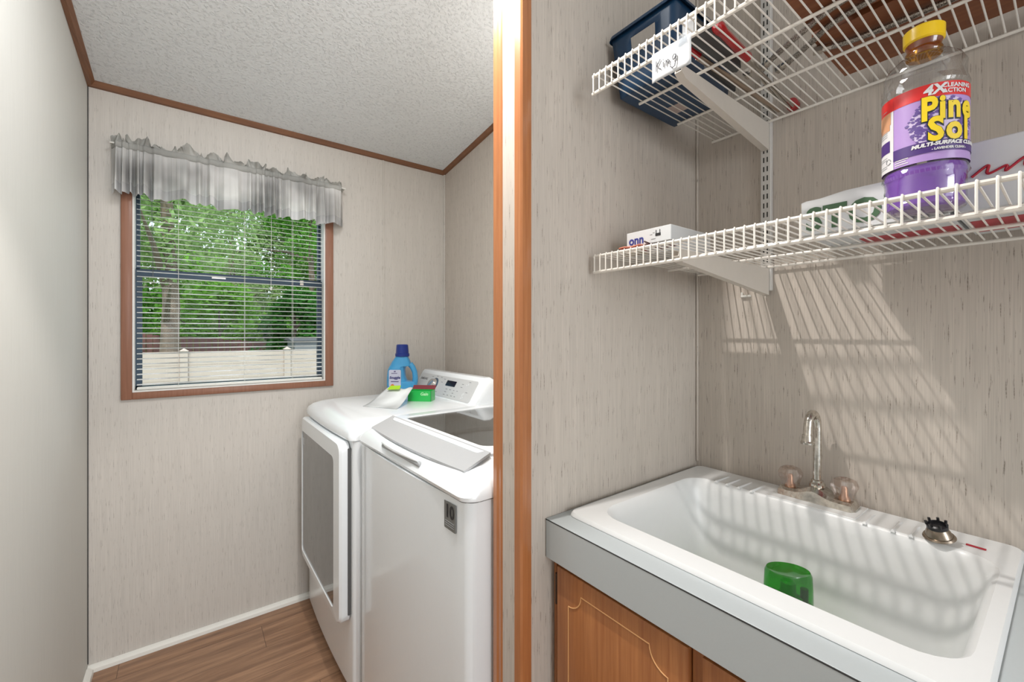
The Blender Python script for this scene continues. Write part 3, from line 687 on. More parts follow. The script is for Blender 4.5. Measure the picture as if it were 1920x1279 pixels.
for z in (.735, .20):
    m = MB().box(DF+.004, DF+.012, .6545, .6605, z-.03, z+.03)
    m.tube([(DF+.004, .6575, z-.032), (DF+.004, .6575, z+.032)], .0032, 8); link('hinge', m, M('old_brass_hinge', (.08, .055, .04), .4, .8), cb)

# ------------------------------------------------------------------ faucet
FY, FXc = .356, 1.140
fa = thing('sink_faucet', (FXc, FY, RZ+.0015), 'aged chrome gooseneck faucet with clear knobs behind the sink', 'faucet')
b0 = RZ+.0015; lo = []
for k in range(25):
    t_ = -1+2*k/24; y = FY+.076*t_; at = abs(t_)
    h = .017+.016*math.exp(-(t_/.30)**2)
    if at > .93: h *= math.sqrt(max(.05, 1-((at-.93)/.07)**2))
    wd = .030*(1-.10*at)*(1 if at < .93 else max(.55, 1-(at-.93)/.07*.35))
    lo.append([Vector((FXc+c_*wd, y, b0+z_)) for c_, z_ in ((-1, 0), (1, 0), (.94, h*.7), (.75, h), (-.60, h), (-.90, h*.72))])
link('base_plate', MB().loft(lo), CHROME, fa, 25)
gp = [(FXc+.006, FY, b0+.03), (FXc+.006, FY, 1.055)]
for k in range(1, 13): a = k/12*PI*1.0; gp.append((FXc+.006-.0255+.0255*math.cos(a), FY+.002*k/12, 1.060+.030*math.sin(a)))
gp.append((FXc+.006-.053, FY+.002, 1.046)); gp.append((FXc+.006-.054, FY+.002, 1.038))
link('spout', MB().tube(gp, .0085, 14), CHROME, fa)
link('spout_collar', MB().lathe([(.016, 0), (.016, .006), (.012, .010), (.012, .014), (.009, .016)], (FXc+.006, FY, b0+.030), 20), CHROME, fa)
link('aerator', MB().lathe([(.0125, 0), (.013, .004), (.0105, .007), (.0095, .02)], (FXc+.006-.0545, FY+.002, 1.026), 18), CHROME, fa)
CRY = glassy('clear_acrylic', (.95, .88, .84), .20, .06)
for yy in (.4085, .3035):
    pr = []; n = 24; loops = []
    for rad, z_ in ((.010, .018), (.017, .020), (.019, .032), (.0235, .044), (.0235, .050), (.019, .060), (.012, .063), (.009, .060)):
        loops.append([Vector((FXc+(rad*(1+.09*math.cos(6*2*PI*k/n)))*math.cos(2*PI*k/n), yy+(rad*(1+.09*math.cos(6*2*PI*k/n)))*math.sin(2*PI*k/n), b0+z_)) for k in range(n)])
    kb = link('knob', MB().loft(loops), CRY, fa)
    link('knob_stem', MB().lathe([(.012, .016), (.010, .022), (.007, .026), (.006, .042), (.004, .046)], (FXc, yy, b0), 14), M('copper_stem', (.50, .30, .20), .3, .6), kb)

# strainer and red mark on the ledge
sp = thing('sink_strainer', (1.105, .150, RZ), 'small tarnished metal sink strainer with black rubber, on the sink ledge', 'strainer')
axn = Vector((-.25, .10, 1)).normalized(); c0 = Vector((1.092, .149, RZ+.0055))
link('flange', MB().lathe([(.004, -.001), (.021, .003), (.023, .005), (.021, .008), (.012, .009)], c0, 28, axis=axn), BRONZE, sp)
link('cup', MB().lathe([(.019, .008), (.017, .015), (.0145, .020), (.0135, .022)], c0, 28, axis=axn), BRONZE, sp)
m = MB().lathe([(.0130, .020), (.0148, .022), (.0148, .028), (.012, .030), (.011, .025), (.001, .025)], c0, 24, axis=axn)
Rm = Vector((0, 0, 1)).rotation_difference(axn).to_matrix()
for k in range(7):
    a = 2*PI*k/7; d = Rm @ Vector((math.cos(a)*.0135, math.sin(a)*.0135, .027)); d2 = Rm @ Vector((math.cos(a)*.0145, math.sin(a)*.0145, .034)); m.tube([c0+d, c0+d2], .0022, 6)
link('rubber_stopper', m, BLACK, sp)
m = MB(); m.loft([[(1.114+dx, .106+dy, RZ+h) for dx, dy in ((-.003, -.012), (.002, -.0125), (.004, .012), (-.001, .0125))] for h in (.0004, .002)])
tag(link('red_strip', m, REDP), 'tiny red strip stuck on the sink ledge right of the strainer', 'sticker')

# green bottle standing in the sink
GC = Vector((.943, .342, .6205))
GT = glassy('green_clear_cap', (.12, .62, .10), .10, .05); GL = M('green_liquid_soap', (.02, .30, .02), .25, coat=.4); GI = M('solid_green_nozzle', (.0, .40, .03), .3)
gb = thing('dish_soap_bottle', GC, 'green dish soap bottle with clear green cap standing in the sink', 'bottle')
ga = Vector((.60, -.80, 0)).normalized(); gn = Vector((.80, .60, 0)).normalized()
def gsec(z, a, b_, n=28, tilt=0): return [GC+ga*(a*math.cos(2*PI*k/n))+gn*(b_*math.sin(2*PI*k/n))+Vector((0, 0, z+tilt*math.sin(2*PI*k/n))) for k in range(n)]
link('body', MB().loft([gsec(.0, .045, .027), gsec(.006, .050, .031), gsec(.06, .054, .033), gsec(.098, .050, .031), gsec(.118, .043, .029), gsec(.121, .041, .027)]), trans('green_bottle_body', (.22, .52, .03), .3), gb)
cap = link('cap', MB().loft([gsec(.119, .042, .028), gsec(.122, .043, .029), gsec(.150, .0425, .0285), gsec(.178, .041, .027, tilt=.002), gsec(.184, .038, .024, tilt=.002), gsec(.183, .028, .016, tilt=.002)], False, True), GT, gb)
link('nozzle', MB().lathe([(.024, .120), (.024, .132), (.014, .136), (.013, .160), (.009, .164), (.001, .164)], GC, 20), GI, cap)
link('cap_spring', MB().lathe([(.008, .122), (.008, .140)], GC+ga*(-.028), 12).lathe([(.007, .122), (.007, .150)], GC+ga*.028, 12), M('dark_green_part', (.0, .09, .02), .4), cap)

# ------------------------------------------------------------------ wire shelves
PITCH = .0163
def wire_shelf(name, z, xf, y_end, drop, label, xs, gap=None):
    sh = thing(name, (.95, .1, z), label, 'shelf', group=None)
    ye = -.62
    link('front_rail', MB().tube([(xf, y_end, z), (xf, ye, z)], .0036, 8), WIREW, sh)
    link('lip_rail', MB().tube([(xf-.001, y_end, z-drop), (xf-.001, ye, z-drop)], .0036, 8), WIREW, sh)
    for x in xs: link('cross_rail', MB().tube([(x, y_end-.0, z-.0048), (x, ye, z-.0048)], .0032, 8), WIREW, sh)
    m = MB(); y = y_end-.006
    while y > ye:
        m.tube([(xs[-1]+.003, y, z), (xf+.002, y, z+.001), (xf-.0035, y, z+.0035), (xf-.0055, y, z-.002), (xf-.0055, y, z-drop)], .0015, 6); y -= PITCH
    link('deck_wires', m, WIREW, sh); return sh
LZ, UZ = 1.4455, 1.8165
wire_shelf('wire_shelf', LZ, .736, .662, .036, 'white wire shelf above the sink faucet, lower of the two', (.885, 1.030, 1.180))
wire_shelf('wire_shelf', UZ, .686, .620, .037, 'white wire shelf at the top, carrying the blue basket, upper of the two', (.846, 1.007, 1.180))
# slotted standard
SY = .4800
sd = thing('shelf_standard', (XR-.005, SY, 1.37), 'slotted white upright rail screwed to the nook wall behind the shelves', 'shelf standard')
link('channel', MB().rbox(XR-.014, XR-.0005, SY-.0125, SY+.0125, 1.381, 2.33, .0015, 1), STDW, sd)
m = MB(); z = 1.405
while z < 2.32:
    for dy in (-.0042, .0042): m.box(XR-.0146, XR-.0135, SY+dy-.0014, SY+dy+.0014, z, z+.013)
    z += .0235
link('slots', m, SLOT, sd)
def bracket(z, xf, label):
    b_ = thing('shelf_bracket', (XR-.02, SY, z-.07), label, 'shelf bracket')
    zt_ = z-.0085; y0_, y1_ = SY-.0085, SY+.0085
    prof = [(XR-.0135, zt_), (xf, zt_), (xf-.004, zt_-.012), (xf+.01, zt_-.022), (XR-.05, zt_-.062), (XR-.0135, zt_-.066)]
    link('arm', MB().loft([[(x, y, zz) for x, zz in prof] for y in (SY-.0078, SY-.0058)]), BRACK, b_)
    link('arm', MB().loft([[(x, y, zz) for x, zz in prof] for y in (SY+.0058, SY+.0078)]), BRACK, b_)
    m = MB(); m.loft([[(x, y, zz) for y in (SY-.0078, SY+.0078)]+[(x, y, zz-.0015) for y in (SY+.0078, SY-.0078)] for x, zz in prof[2:]]); link('lower_flange', m, BRACK, b_)
    m = MB(); m.box(xf+.30, xf+.308, SY+.0079, SY+.0084, zt_-.050, zt_-.046).box(XR-.042, XR-.030, SY+.0079, SY+.0085, zt_-.045, zt_-.030)
    link('punched_hole', m, SLOT, b_); return b_
bracket(LZ, .775, 'beige steel bracket under the lower wire shelf')
bracket(UZ, .785, 'beige steel bracket under the upper wire shelf, near the blue basket')
# small white shelf clip on the nook wall
tag(link('shelf_clip', MB().rbox(XR-.010, XR-.0005, .521, .545, 1.368, 1.374, .001, 1).rbox(XR-.006, XR-.0005, .541, .546, 1.368, 1.382, .001, 1), WHITEP), 'tiny white plastic clip on the wall below the lower shelf bracket', 'clip')

# ------------------------------------------------------------------ things on the lower shelf
LT = LZ+.0017
PCc = Vector((.858, .1335, LT))
pb_ = thing('cleaner_bottle', PCc, 'clear bottle of purple cleaner with yellow cap on the lower shelf', 'bottle')
R_ = .0465
CLR = glassy('clear_pet', (.94, .94, .94), .14, .04); PUR = M('purple_liquid', (.20, .06, .46), .12, coat=.5)
def faceted(z0, z1, r, amp, n=48, rows_=5, ph_=0):
    o_ = []
    for j in range(rows_+1):
        z = z0+(z1-z0)*j/rows_; o_.append([PCc+Vector(((r*(1+amp*(1 if (int((k+ (j % 2)*3)/6) % 2) else -1)*(1 if 0 < j < rows_ else 0)))*math.cos(2*PI*k/n), (r*(1+amp*(1 if (int((k+(j % 2)*3)/6) % 2) else -1)*(1 if 0 < j < rows_ else 0)))*math.sin(2*PI*k/n), z)) for k in range(n)])
    return o_
def circ(r, z, n=48): return [PCc+Vector((r*math.cos(2*PI*k/n), r*math.sin(2*PI*k/n), z)) for k in range(n)]
outer = [circ(.036, 0), circ(.043, .003), circ(.0455, .009)]+faceted(.012, .048, .0445, .014)+[circ(.0475, .052), circ(.0455, .058), circ(.0455, .170), circ(.0475, .174), circ(.046, .180)]+faceted(.183, .205, .0448, .014, rows_=3)+[circ(.040, .215), circ(.031, .2235), circ(.022, .2275), circ(.018, .229), circ(.0175, .235)]
bo = link('body', MB().loft(outer, True, False), CLR, pb_, 25)
inn = [circ(.035, .002), circ(.042, .006)]+faceted(.012, .046, .0432, .014)+[circ(.0445, .052), circ(.0436, .060), circ(.0430, .0605)]
link('liquid', MB().loft(inn), PUR, bo, 25)
YEL = M('yellow_cap', (.85, .56, .01), .28, coat=.3); 
cp = link('cap', MB().lathe([(.0205, .247), (.0228, .249), (.0230, .266), (.0208, .268), (.001, .268)], PCc, 32), YEL, pb_)
link('cap_ring', MB().lathe([(.0195, .228), (.0208, .231), (.0205, .236), (.0185, .239), (.0190, .243), (.0205, .2465)], PCc, 32), glassy('amber_collar', (.85, .55, .08), .12, .08), cp)
TH0 = math.radians(188.7)
def cyl(phi, z, off=0): a = TH0+math.radians(phi); return PCc+Vector(((R_+off)*math.cos(a), (R_+off)*math.sin(a), z))
def patch(mb, p0, p1, z0, z1, off=0, mi=0, n=None):
    n = n or max(2, int(abs(p1-p0)/4)); rows_ = [[cyl(p0+(p1-p0)*k/n, z0, off) for k in range(n+1)], [cyl(p0+(p1-p0)*k/n, z1, off) for k in range(n+1)]]
    return mb.loft(rows_, False, False, mi, False)
LZ0, LZ1 = .062, .167
LILAC = M('label_lilac', (.42, .27, .60), .35, coat=.2); PURD = M('label_dark_purple', (.07, .03, .18), .4); REDL = M('label_red', (.65, .02, .02), .35, coat=.2)
WHL = M('label_white', (.70, .69, .70), .4); YLET = M('lettering_yellow', (.85, .62, .02), .4); ORL = M('lettering_orange', (.8, .30, .02), .4)
lb = link('label', patch(MB(), -170, 176, LZ0, LZ1, 0), LILAC, pb_)
link('side_panel', patch(MB(), -104, -43, LZ0, LZ1-.018, .0003), WHL, lb)
link('red_band', patch(MB(), -43, 176, LZ1-.019, LZ1, .0003).loft([[cyl(-104+61*k/15, LZ1-.019+.0*k, .0004) for k in range(16)], [cyl(-104+61*k/15, LZ1, .0004) for k in range(16)]], False, False, 0, False), REDL, lb)
link('dark_band', patch(MB(), -43, 120, LZ0+.011, LZ0+.0265, .0007), PURD, lb)
def wrap(p0, z0, off=.0006):
    def f(x, y, z): return cyl(p0+math.degrees(x/R_), z0+y, off+z*.5)
    return f
PCN = 30
m = MB(); rnd = random.Random(11)      # lavender sprig wreath behind the name
for k in range(420):
    a = rnd.uniform(0, 2*PI); rad = rnd.uniform(.015, .036); px_, pz_ = rad*math.cos(a)*1.08, rad*math.sin(a)*1.0
    ph_ = math.degrees(px_/R_)+PCN-4; zz = .113+pz_
    if not (LZ0+.028 < zz < LZ1-.022) or ph_ < -26: continue
    s_ = rnd.uniform(.0010, .0024); b1 = rnd.uniform(0, PI)
    m.add([cyl(ph_+math.degrees(s_*math.cos(b1+q*2*PI/5)*1.4/R_), zz+s_*math.sin(b1+q*2*PI/5), .0005+.00001*(k % 20)) for q in range(5)], [(0, 1, 2, 3, 4)])
link('lavender_wreath', m, M('lavender_print', (.12, .07, .28), .5), lb)
m = MB()
m.add([cyl(PCN-4+math.degrees(.037*math.cos(2*PI*k/40)/R_), .113+.034*math.sin(2*PI*k/40), .00045) for k in range(40)], []);
rows_ = []
for rr_ in (.002, .012, .022, .030, .037): rows_.append([cyl(PCN-4+math.degrees(rr_*math.cos(2*PI*k/40)/R_), .113+rr_*.92*math.sin(2*PI*k/40), .00042) for k in range(40)])
link('pale_halo', MB().loft(rows_, True, False), M('label_pale_lilac_halo', (.62, .52, .74), .4), lb)
NAV = M('lettering_outline', (.015, .03, .05), .5)  # printed dark outline behind the yellow name
link('name_outline', text_mb('Pine', .044, bend=wrap(PCN+3, .1305, .0009), offset=.0030, xs=.72, spacing=1.12, mb=text_mb('Sol', .044, bend=wrap(PCN+4, .1015, .0009), offset=.0030, xs=.78, spacing=1.15)), NAV, lb)
link('name_lettering', text_mb('Pine', .044, bend=wrap(PCN+3, .1311, .0016), offset=.0017, xs=.72, spacing=1.12, mb=text_mb('Sol', .044, bend=wrap(PCN+4, .1021, .0016), offset=.0017, xs=.78, spacing=1.15)), YLET, lb)
m = text_mb('4X', .0185, bend=wrap(13, LZ1-.0095, .0008), offset=.0007, shear=.15)
text_mb('CLEANING', .0078, bend=wrap(46, LZ1-.0062, .0008), offset=.0002, mb=m); text_mb('ACTION', .0078, bend=wrap(41.5, LZ1-.0135, .0008), offset=.0002, mb=m)
text_mb('MULTI-SURFACE CLEANER', .0066, bend=wrap(38, LZ0+.0215, .0012), offset=.0004, shear=.2, mb=m, xs=1.12); text_mb('- LAVENDER CLEAN -', .0042, bend=wrap(34, LZ0+.0145, .0012), offset=.0002, mb=m)
for k in range(5): patch(m, -40, -20-3*(k % 2), LZ0+.003+.0032*k, LZ0+.0042+.0032*k, .0006)
link('white_lettering', m, WHL, lb)
m = MB()
patch(m, -92, -50, LZ0+.028, LZ0+.045, .0006)
link('side_block', m, PURD, lb)
m = MB(); patch(m, -95, -48, LZ0+.068, LZ0+.086, .0006); patch(m, -80, -50, LZ0+.060, LZ0+.068, .0006)
link('side_photo', m, M('hand_photo_tan', (.60, .30, .16), .5), lb)
m = MB()
for z in (.052, .055, .058, .0615, .090, .018, .021, .006, .009): patch(m, -96, -56, LZ0+z, LZ0+z+.0008, .0006)
for k in range(3):
    a = 2*PI*k/3; m.tube([cyl(-53+math.degrees(.004*math.cos(a+q)/R_), LZ0+.014+.004*math.sin(a+q), .0007) for q in (0, .6, 1.2, 1.6)], .0006, 4)
link('side_print', m, GREYPR, lb)

# white card box with green letters
def carton(name, x0, x1, y0, y1, z0, z1, label, cat='box', mat=CARD, top=True):
    t_ = thing(name, ((x0+x1)/2, (y0+y1)/2, z0), label, cat)
    link('carton', MB().rbox(x0, x1, y0, y1, z0, z1, .0015, 1), mat, t_); return t_
UR = MB().box(.995, 1.085, .115, .243, LT-.0005, LT+.0006)
bx = thing('white_box', (.92, .20, LT), 'white box with green letters behind the purple cleaner bottle', 'box')
m = MB(); pts = [(.887, .300, LT), (.887, .300, 1.5065), (.887, .292, 1.5085), (.887, .272, 1.5085), (.887, .235, 1.5135), (.887, .112, 1.5145), (.887, .112, LT)]
m.loft([[Vector(p) for p in pts], [Vector((1.10, p[1], p[2])) for p in pts]])
link('carton', m, CARD, bx, 20)
link('red_underside', UR, REDP, bx)
link('carton_edge', MB().box(.8868, .8875, .3, .3012, LT+.002, 1.505), CARDIN, bx)
link('green_lettering', text_mb('STOIV', .055, frame4((.8862, .215, 1.472), (0, -1, 0), (0, 0, 1)), offset=.0016, xs=1.0, spacing=1.05), GREENP, bx)
rb = thing('red_script_box', (1.04, .0, LT), 'white box with red script, right of the purple cleaner bottle', 'box')
link('carton', MB().rbox(.900, 1.125, -.30, .108, LT, 1.545, .0015, 1), CARD, rb)
link('red_underside', MB().box(.985, 1.095, -.28, .100, LT-.0005, LT+.0006), REDP, rb)
pts = []
for k in range(110):
    t_ = k/109; y = .086-.12*t_; z = 1.500+.005*t_+.0048*math.sin(t_*44-1.2)+.003*math.sin(t_*22); pts.append((.8992, y-.0042*math.sin(t_*44-1.2), z))
link('red_script', MB().tube(pts, .0018, 6), REDP, rb)
link('small_emblem', MB().box(.8992, .9002, .064, .070, 1.482, 1.485).box(.8992, .9002, .066, .069, 1.487, 1.489), M('orange_print', (.6, .25, .02), .5), rb)
# router box and striped packets at the left end
rx = thing('router_box', (.86, .58, LT), 'small white box with blue letters at the left end of the lower shelf', 'box')
bx_x = .800
link('carton', MB().rbox(bx_x, bx_x+.16, .508, .6205, LT+.020, LT+.052, .0008, 1).rbox(bx_x+.012, bx_x+.16, .508, .6205, LT, LT+.020, .0008, 1), CARD, rx)
link('blue_lettering', text_mb('onn', .027, frame4((bx_x-.0006, .594, LT+.032), (0, -1, 0), (0, 0, 1)), offset=.0007, xs=.95), BLUEP, rx)
m = MB().rbox(bx_x-.001, bx_x, .532, .545, LT+.033, LT+.039, .0004, 1)
for y in (.5340, .5432): m.box(bx_x-.001, bx_x, y-.0006, y+.0006, LT+.039, LT+.046)
link('router_picture', m, INK, rx)
link('grey_print', MB().box(bx_x-.0008, bx_x, .553, .559, LT+.038, LT+.0385).box(bx_x-.0008, bx_x, .547, .552, LT+.041, LT+.0415).box(bx_x-.0008, bx_x, .545, .556, LT+.028, LT+.0287), GREYPR, rx)
PK = M('red_striped_packet', (.60, .13, .08), .5)
def packet(z, dy, mat, label):
    rows_ = []
    for j in range(5):
        rows_.append([Vector((.770+.036*j/4, .622-dy-.055*i/8, z+.0012*math.sin(i*.9+j))) for i in range(9)])
    o = link('packet', MB().loft(rows_, False, False, closed=False), mat); s_ = o.modifiers.new('thick', 'SOLIDIFY'); s_.thickness = .0028; s_.offset = 1
    tag(o, label, 'packet', 'flat packets before the router box')
packet(LT+.003, 0, M('cream_packet', (.58, .52, .42), .5), 'cream packet, lowest of the pile before the small blue-lettered box')
packet(LT+.0095, .001, PK, 'red packet in the middle of the pile before the blue-lettered box')
packet(LT+.0155, .002, M('pale_red_packet', (.62, .22, .15), .5), 'red packet, topmost of the pile before the blue-lettered box')
cbp = [(.80, .500, LT+.004), (.795, .515, LT+.010), (.79, .535, LT+.006), (.785, .552, LT+.014), (.782, .560, LT+.022), (.80, .556, LT+.018), (.80, .53, LT+.004), (.79, .505, LT+.003), (.795, .485, LT+.004)]
tag(link('cable', MB().tube(cbp, .0015, 6), M('dark_red_brown_cable', (.06, .02, .02), .5)), 'thin dark cable curled before the blue-lettered box', 'cable')

# ------------------------------------------------------------------ things on the upper shelf
UT = UZ+.0017
bk = thing('blue_basket', (.88, .54, UT), 'navy blue plastic basket with handle slots on the upper shelf', 'basket')
bcx, bcy = .915, .573
def bloop(s, z, off=0): return rr(bcx, bcy, (.128+s)-off, (.082+s)-off, .022, z, 6)
# side walls with hand slot on the short side toward the room: build walls as quads with a hole
def wallgrid(mb, a0, a1, b0, b1, slot=None, n=16, th=.0018):
    pass
zb0, zb1 = UT, UT+.142
def bside(corner_a, corner_b, slot):
    # lower edge corners (x,y), flared outward with height
    ca, cb_ = Vector((*corner_a, 0)), Vector((*corner_b, 0)); cen = Vector((bcx, bcy, 0)); fl_ = .014
    def P(u, v):
        p = ca.lerp(cb_, u); d = cen-p; nrm = (cb_-ca).normalized().cross(Vector((0, 0, 1))); nrm = nrm if nrm.dot(d) < 0 else -nrm
        tang = (cb_-ca)*(u-.5)*2*(fl_/((cb_-ca).length))
        q = p+nrm*fl_*v+tang*v; return Vector((q.x, q.y, zb0+(zb1-zb0)*v))
    us = [0, .1, .2, .3, .4, .5, .6, .7, .8, .9, 1]; vs = [0, .2, .4, .52, .6, .68, .76, .84, .92, 1]; m_ = MB()
    for i in range(len(us)-1):
        for j in range(len(vs)-1):
            um, vm = (us[i]+us[i+1])/2, (vs[j]+vs[j+1])/2
            if slot and .25 < um < .75 and .56 < vm < .86: continue
            m_.add([P(us[i], vs[j]), P(us[i+1], vs[j]), P(us[i+1], vs[j+1]), P(us[i], vs[j+1])], [(0, 1, 2, 3)])
    return m_
c4 = [(bcx-.110, bcy-.068), (bcx+.110, bcy-.068), (bcx+.110, bcy+.068), (bcx-.110, bcy+.068)]
allb = MB()
for i in range(4):
    q = bside(c4[i], c4[(i+1) % 4], i in (1, 3)); allb.add(q.v, q.f)
allb.add([(*c, zb0) for c in c4], [(0, 1, 2, 3)])
o = link('tub', allb, BLUEB, bk, 30)
bm = bmesh.new(); bm.from_mesh(o.data); bmesh.ops.remove_doubles(bm, verts=bm.verts, dist=.0005); bmesh.ops.recalc_face_normals(bm, faces=bm.faces); bm.to_mesh(o.data); bm.free()
s_ = o.modifiers.new('thick', 'SOLIDIFY'); s_.thickness = .0022; s_.offset = 0
rim = [(bcx-.152, bcy-.110, zb1), (bcx+.152, bcy-.110, zb1), (bcx+.152, bcy+.110, zb1), (bcx-.152, bcy+.110, zb1)]
m = MB()
def rimloop(g, z): return rr(bcx, bcy, .125+g, .083+g, .015, z, 6)
m.loft([rimloop(-.004, zb1-.001), rimloop(.006, zb1-.001), rimloop(.008, zb1-.006), rimloop(.006, zb1+.002), rimloop(-.004, zb1+.002), rimloop(-.004, zb1-.001)], False, False)
link('rim', m, BLUEB, bk)
link('price_label', MB().box(.925, .965, .565, .600, UT-.0012, UT-.0003), M('worn_label', (.42, .34, .32), .6), bk)
# paper tag
tg = thing('paper_sign', (.676, .43, 1.735), 'white paper sign with handwriting taped to the upper shelf lip', 'sign')
M9 = frame4((.6772, .4300, 1.7555), (0, -1, .0), (.0, 0, 1)); m = MB(); rows_ = []
for j in range(7):
    rows_.append([M9 @ Vector((-.038+.076*i/8, -.027+.052*j/6, .0005*math.sin(i*.7)+(.0003 if j > 4 else 0))) for i in range(9)])
o = link('paper', MB().loft(rows_, False, False, closed=False), PAPER, tg); s_ = o.modifiers.new('thick', 'SOLIDIFY'); s_.thickness = .0004
def stroke(mb, pts, dx, sc_=.011):
    mb.tube([M9 @ Vector((dx+x*sc_, y*sc_-.004, .0026)) for x, y in pts], .00075, 6)
m = MB()
stroke(m, [(0, 1.1), (.02, .3), (0, -.6)], -.028); stroke(m, [(.75, 1.1), (.35, .55), (.08, .25), (.4, -.1), (.85, -.55)], -.028)
stroke(m, [(0, .35), (.02, -.1), (.05, -.5)], -.0135); stroke(m, [(.0, .75), (.02, .68)], -.0135)
stroke(m, [(0, .4), (0, -.5), (.05, .1), (.3, .4), (.5, .2), (.52, -.5)], -.008)
stroke(m, [(.62, .5), (.3, .62), (.05, .3), (.15, -.15), (.45, -.1), (.64, .45), (.62, -.5), (.45, -1.25), (.05, -1.35), (-.35, -1.0)], .004)
link('handwriting', m, M('pencil_ink', (.07, .07, .08), .6), tg)
m = MB(); m.loft([[M9 @ Vector((x, y, h)) for x, y in ((.014, .010), (.031, .012), (.030, .030), (.015, .030))] for h in (.0014, .0018)])
link('tape', m, glassy('clear_tape', (.88, .9, .92), .2, .1), tg)

# hand tools
def P3(a, z=UT): return Vector((a[0], a[1], z))
def redtool(name, a, b_, r, label):
    a, b_ = Vector(a), Vector(b_); d = (b_-a); t_ = thing(name, (a.x, a.y, UT), label, 'hand tool'); n_ = d.normalized(); L_ = d.length
    ps = [a, a+n_*.004, a+n_*.012, a+n_*.022, a+n_*.030, a+d*.85, a+d*.97, b_]
    link('grip', MB().tube(ps, [r*.55, r*.95, r*1.1, r*1.0, r*.86, r*.92, r*.98, r*.6], 10), RED, t_); return t_, n_
zr = UT+.0115
t1, n1 = redtool('pliers', (.760, .3925, zr), (.905, .4010, zr), .0100, 'red-gripped pliers with long steel shanks on the upper shelf')
link('jaw', MB().tube([(.902, .401, zr), (.925, .403, zr-.001), (.94, .404, zr-.002)], [.006, .0075, .005], 10), STEEL, t1)
for k, dy in enumerate((0, .0065, -.006)):
    link('shank', MB().tube([(.930, .403+dy*.4, zr-.003), (1.05, .411+dy, UT+.0042), (1.165, .419+dy*1.2, UT+.0035)], .0026, 8), STEEL, t1)
link('end_cap', MB().lathe([(.008, -.012), (.0135, -.009), (.0135, .009), (.008, .012)], (1.180, .418, UT+.0140), 18, axis=(1, .05, 0)), RED, t1)
t2, n2 = redtool('screwdriver', (.772, .4535, UT+.0085), (.812, .4540, UT+.0085), .0082, 'red-handled tool with long flat steel blades beside the shelf bracket')
link('blade', MB().loft([[(.81, .446, UT+.002), (.81, .460, UT+.002), (.81, .460, UT+.006), (.81, .446, UT+.006)], [(1.00, .441, UT+.0015), (1.00, .453, UT+.0015), (1.00, .453, UT+.004), (1.00, .441, UT+.004)], [(1.165, .438, UT+.001), (1.165, .444, UT+.001), (1.165, .444, UT+.003), (1.165, .438, UT+.003)]]), M('tan_steel_blade', (.38, .29, .22), .35, .7), t2)
link('blade', MB().tube([(.82, .457, UT+.0030), (.95, .4515, UT+.0075), (1.10, .449, UT+.0030), (1.17, .452, UT+.0025)], .0024, 8), STEEL, t2)
bb = thing('black_tool_case', (.82, .425, UT), 'dark grey plastic case beside the red-gripped pliers', 'case')
link('case', MB().loft([[(.735, .420, UT), (.735, .443, UT), (.905, .437, UT), (.915, .428, UT), (.905, .4145, UT)], [(.735, .420, UT+.028), (.735, .443, UT+.028), (.900, .437, UT+.028), (.910, .428, UT+.028), (.900, .4145, UT+.028)]]), DGREY, bb)
link('lid_edge', MB().box(.736, .90, .4195, .4432, UT+.0282, UT+.034), BLACK, bb)
tag(link('black_strap', MB().rbox(.86, .985, .4625, .4700, UT, UT+.018, .001, 1), BLACK), 'thin black plastic piece between the bracket and the basket', 'plastic piece')

# braided hoses
def braid():
    m, nt, b = nm('braided_steel_hose'); g = nt.nodes.new('ShaderNodeNewGeometry'); n = nt.nodes.new('ShaderNodeTexVoronoi'); n.inputs['Scale'].default_value = 650
    nt.links.new(g.outputs['Position'], n.inputs['Vector']); c = mix(nt, ramp(nt, n.outputs['Distance'], .1, .7), (.72, .68, .62), (.16, .14, .12)); nt.links.new(c, b.inputs['Base Color'])
    b.inputs['Metallic'].default_value = .8; b.inputs['Roughness'].default_value = .35; return m
BR = braid()
def hose(pts, r, label):
    t_ = thing('braided_hose', pts[0], label, 'hose'); P_ = [Vector(p) for p in pts]
    # smooth the path
    path = []
    for i in range(len(P_)-1):
        p0 = P_[max(0, i-1)]; p1 = P_[i]; p2 = P_[i+1]; p3 = P_[min(len(P_)-1, i+2)]
        for k in range(8):
            u = k/8; path.append(.5*((2*p1)+(p2-p0)*u+(2*p0-5*p1+4*p2-p3)*u*u+(3*p1-p0-3*p2+p3)*u**3))
    path.append(P_[-1]); link('hose', MB().tube(path, r, 10), BR, t_)
    d = (path[0]-path[1]).normalized(); s0 = path[0]
    link('hex_nut', MB().tube([s0-d*.002, s0+d*.012], r*1.55, 6), STEEL, t_)
    link('ferrule', MB().tube([s0-d*.016, s0-d*.002], r*1.18, 12), CHROME, t_); return t_
hr = .0055; hzz = UT+hr*1.6
hose([(.950, .405-.022, hzz), (.925, .345, hzz), (.900, .30, hzz), (.872, .24, hzz), (.85, .12, hzz), (.84, -.05, hzz)], hr, 'braided steel hose nearest the red pliers on the upper shelf')
hose([(.985, .368, hzz), (.968, .335, hzz), (.945, .30, hzz), (.915, .25, hzz), (.895, .12, hzz), (.88, -.05, hzz)], hr, 'braided steel hose with bright nut pointing at the corner')
hose([(.985, .300, hzz), (1.000, .262, hzz), (1.008, .21, hzz), (1.012, .12, hzz), (1.02, -.08, hzz)], hr, 'braided steel hose lying straight under the brown board')
nut = MB().tube([(.9445, .421, UT+.0085), (.962, .4245, UT+.0085)], .0085, 6)
tag(link('hex_coupling', nut, CHROME), 'loose bright chrome hex coupling beside the red pliers', 'coupling')
wb = thing('brown_board', (.98, 0, UT+.018), 'stack of brown wooden boards lying over the hoses on the upper shelf', 'board')
zb = UT+2*hr*1.6
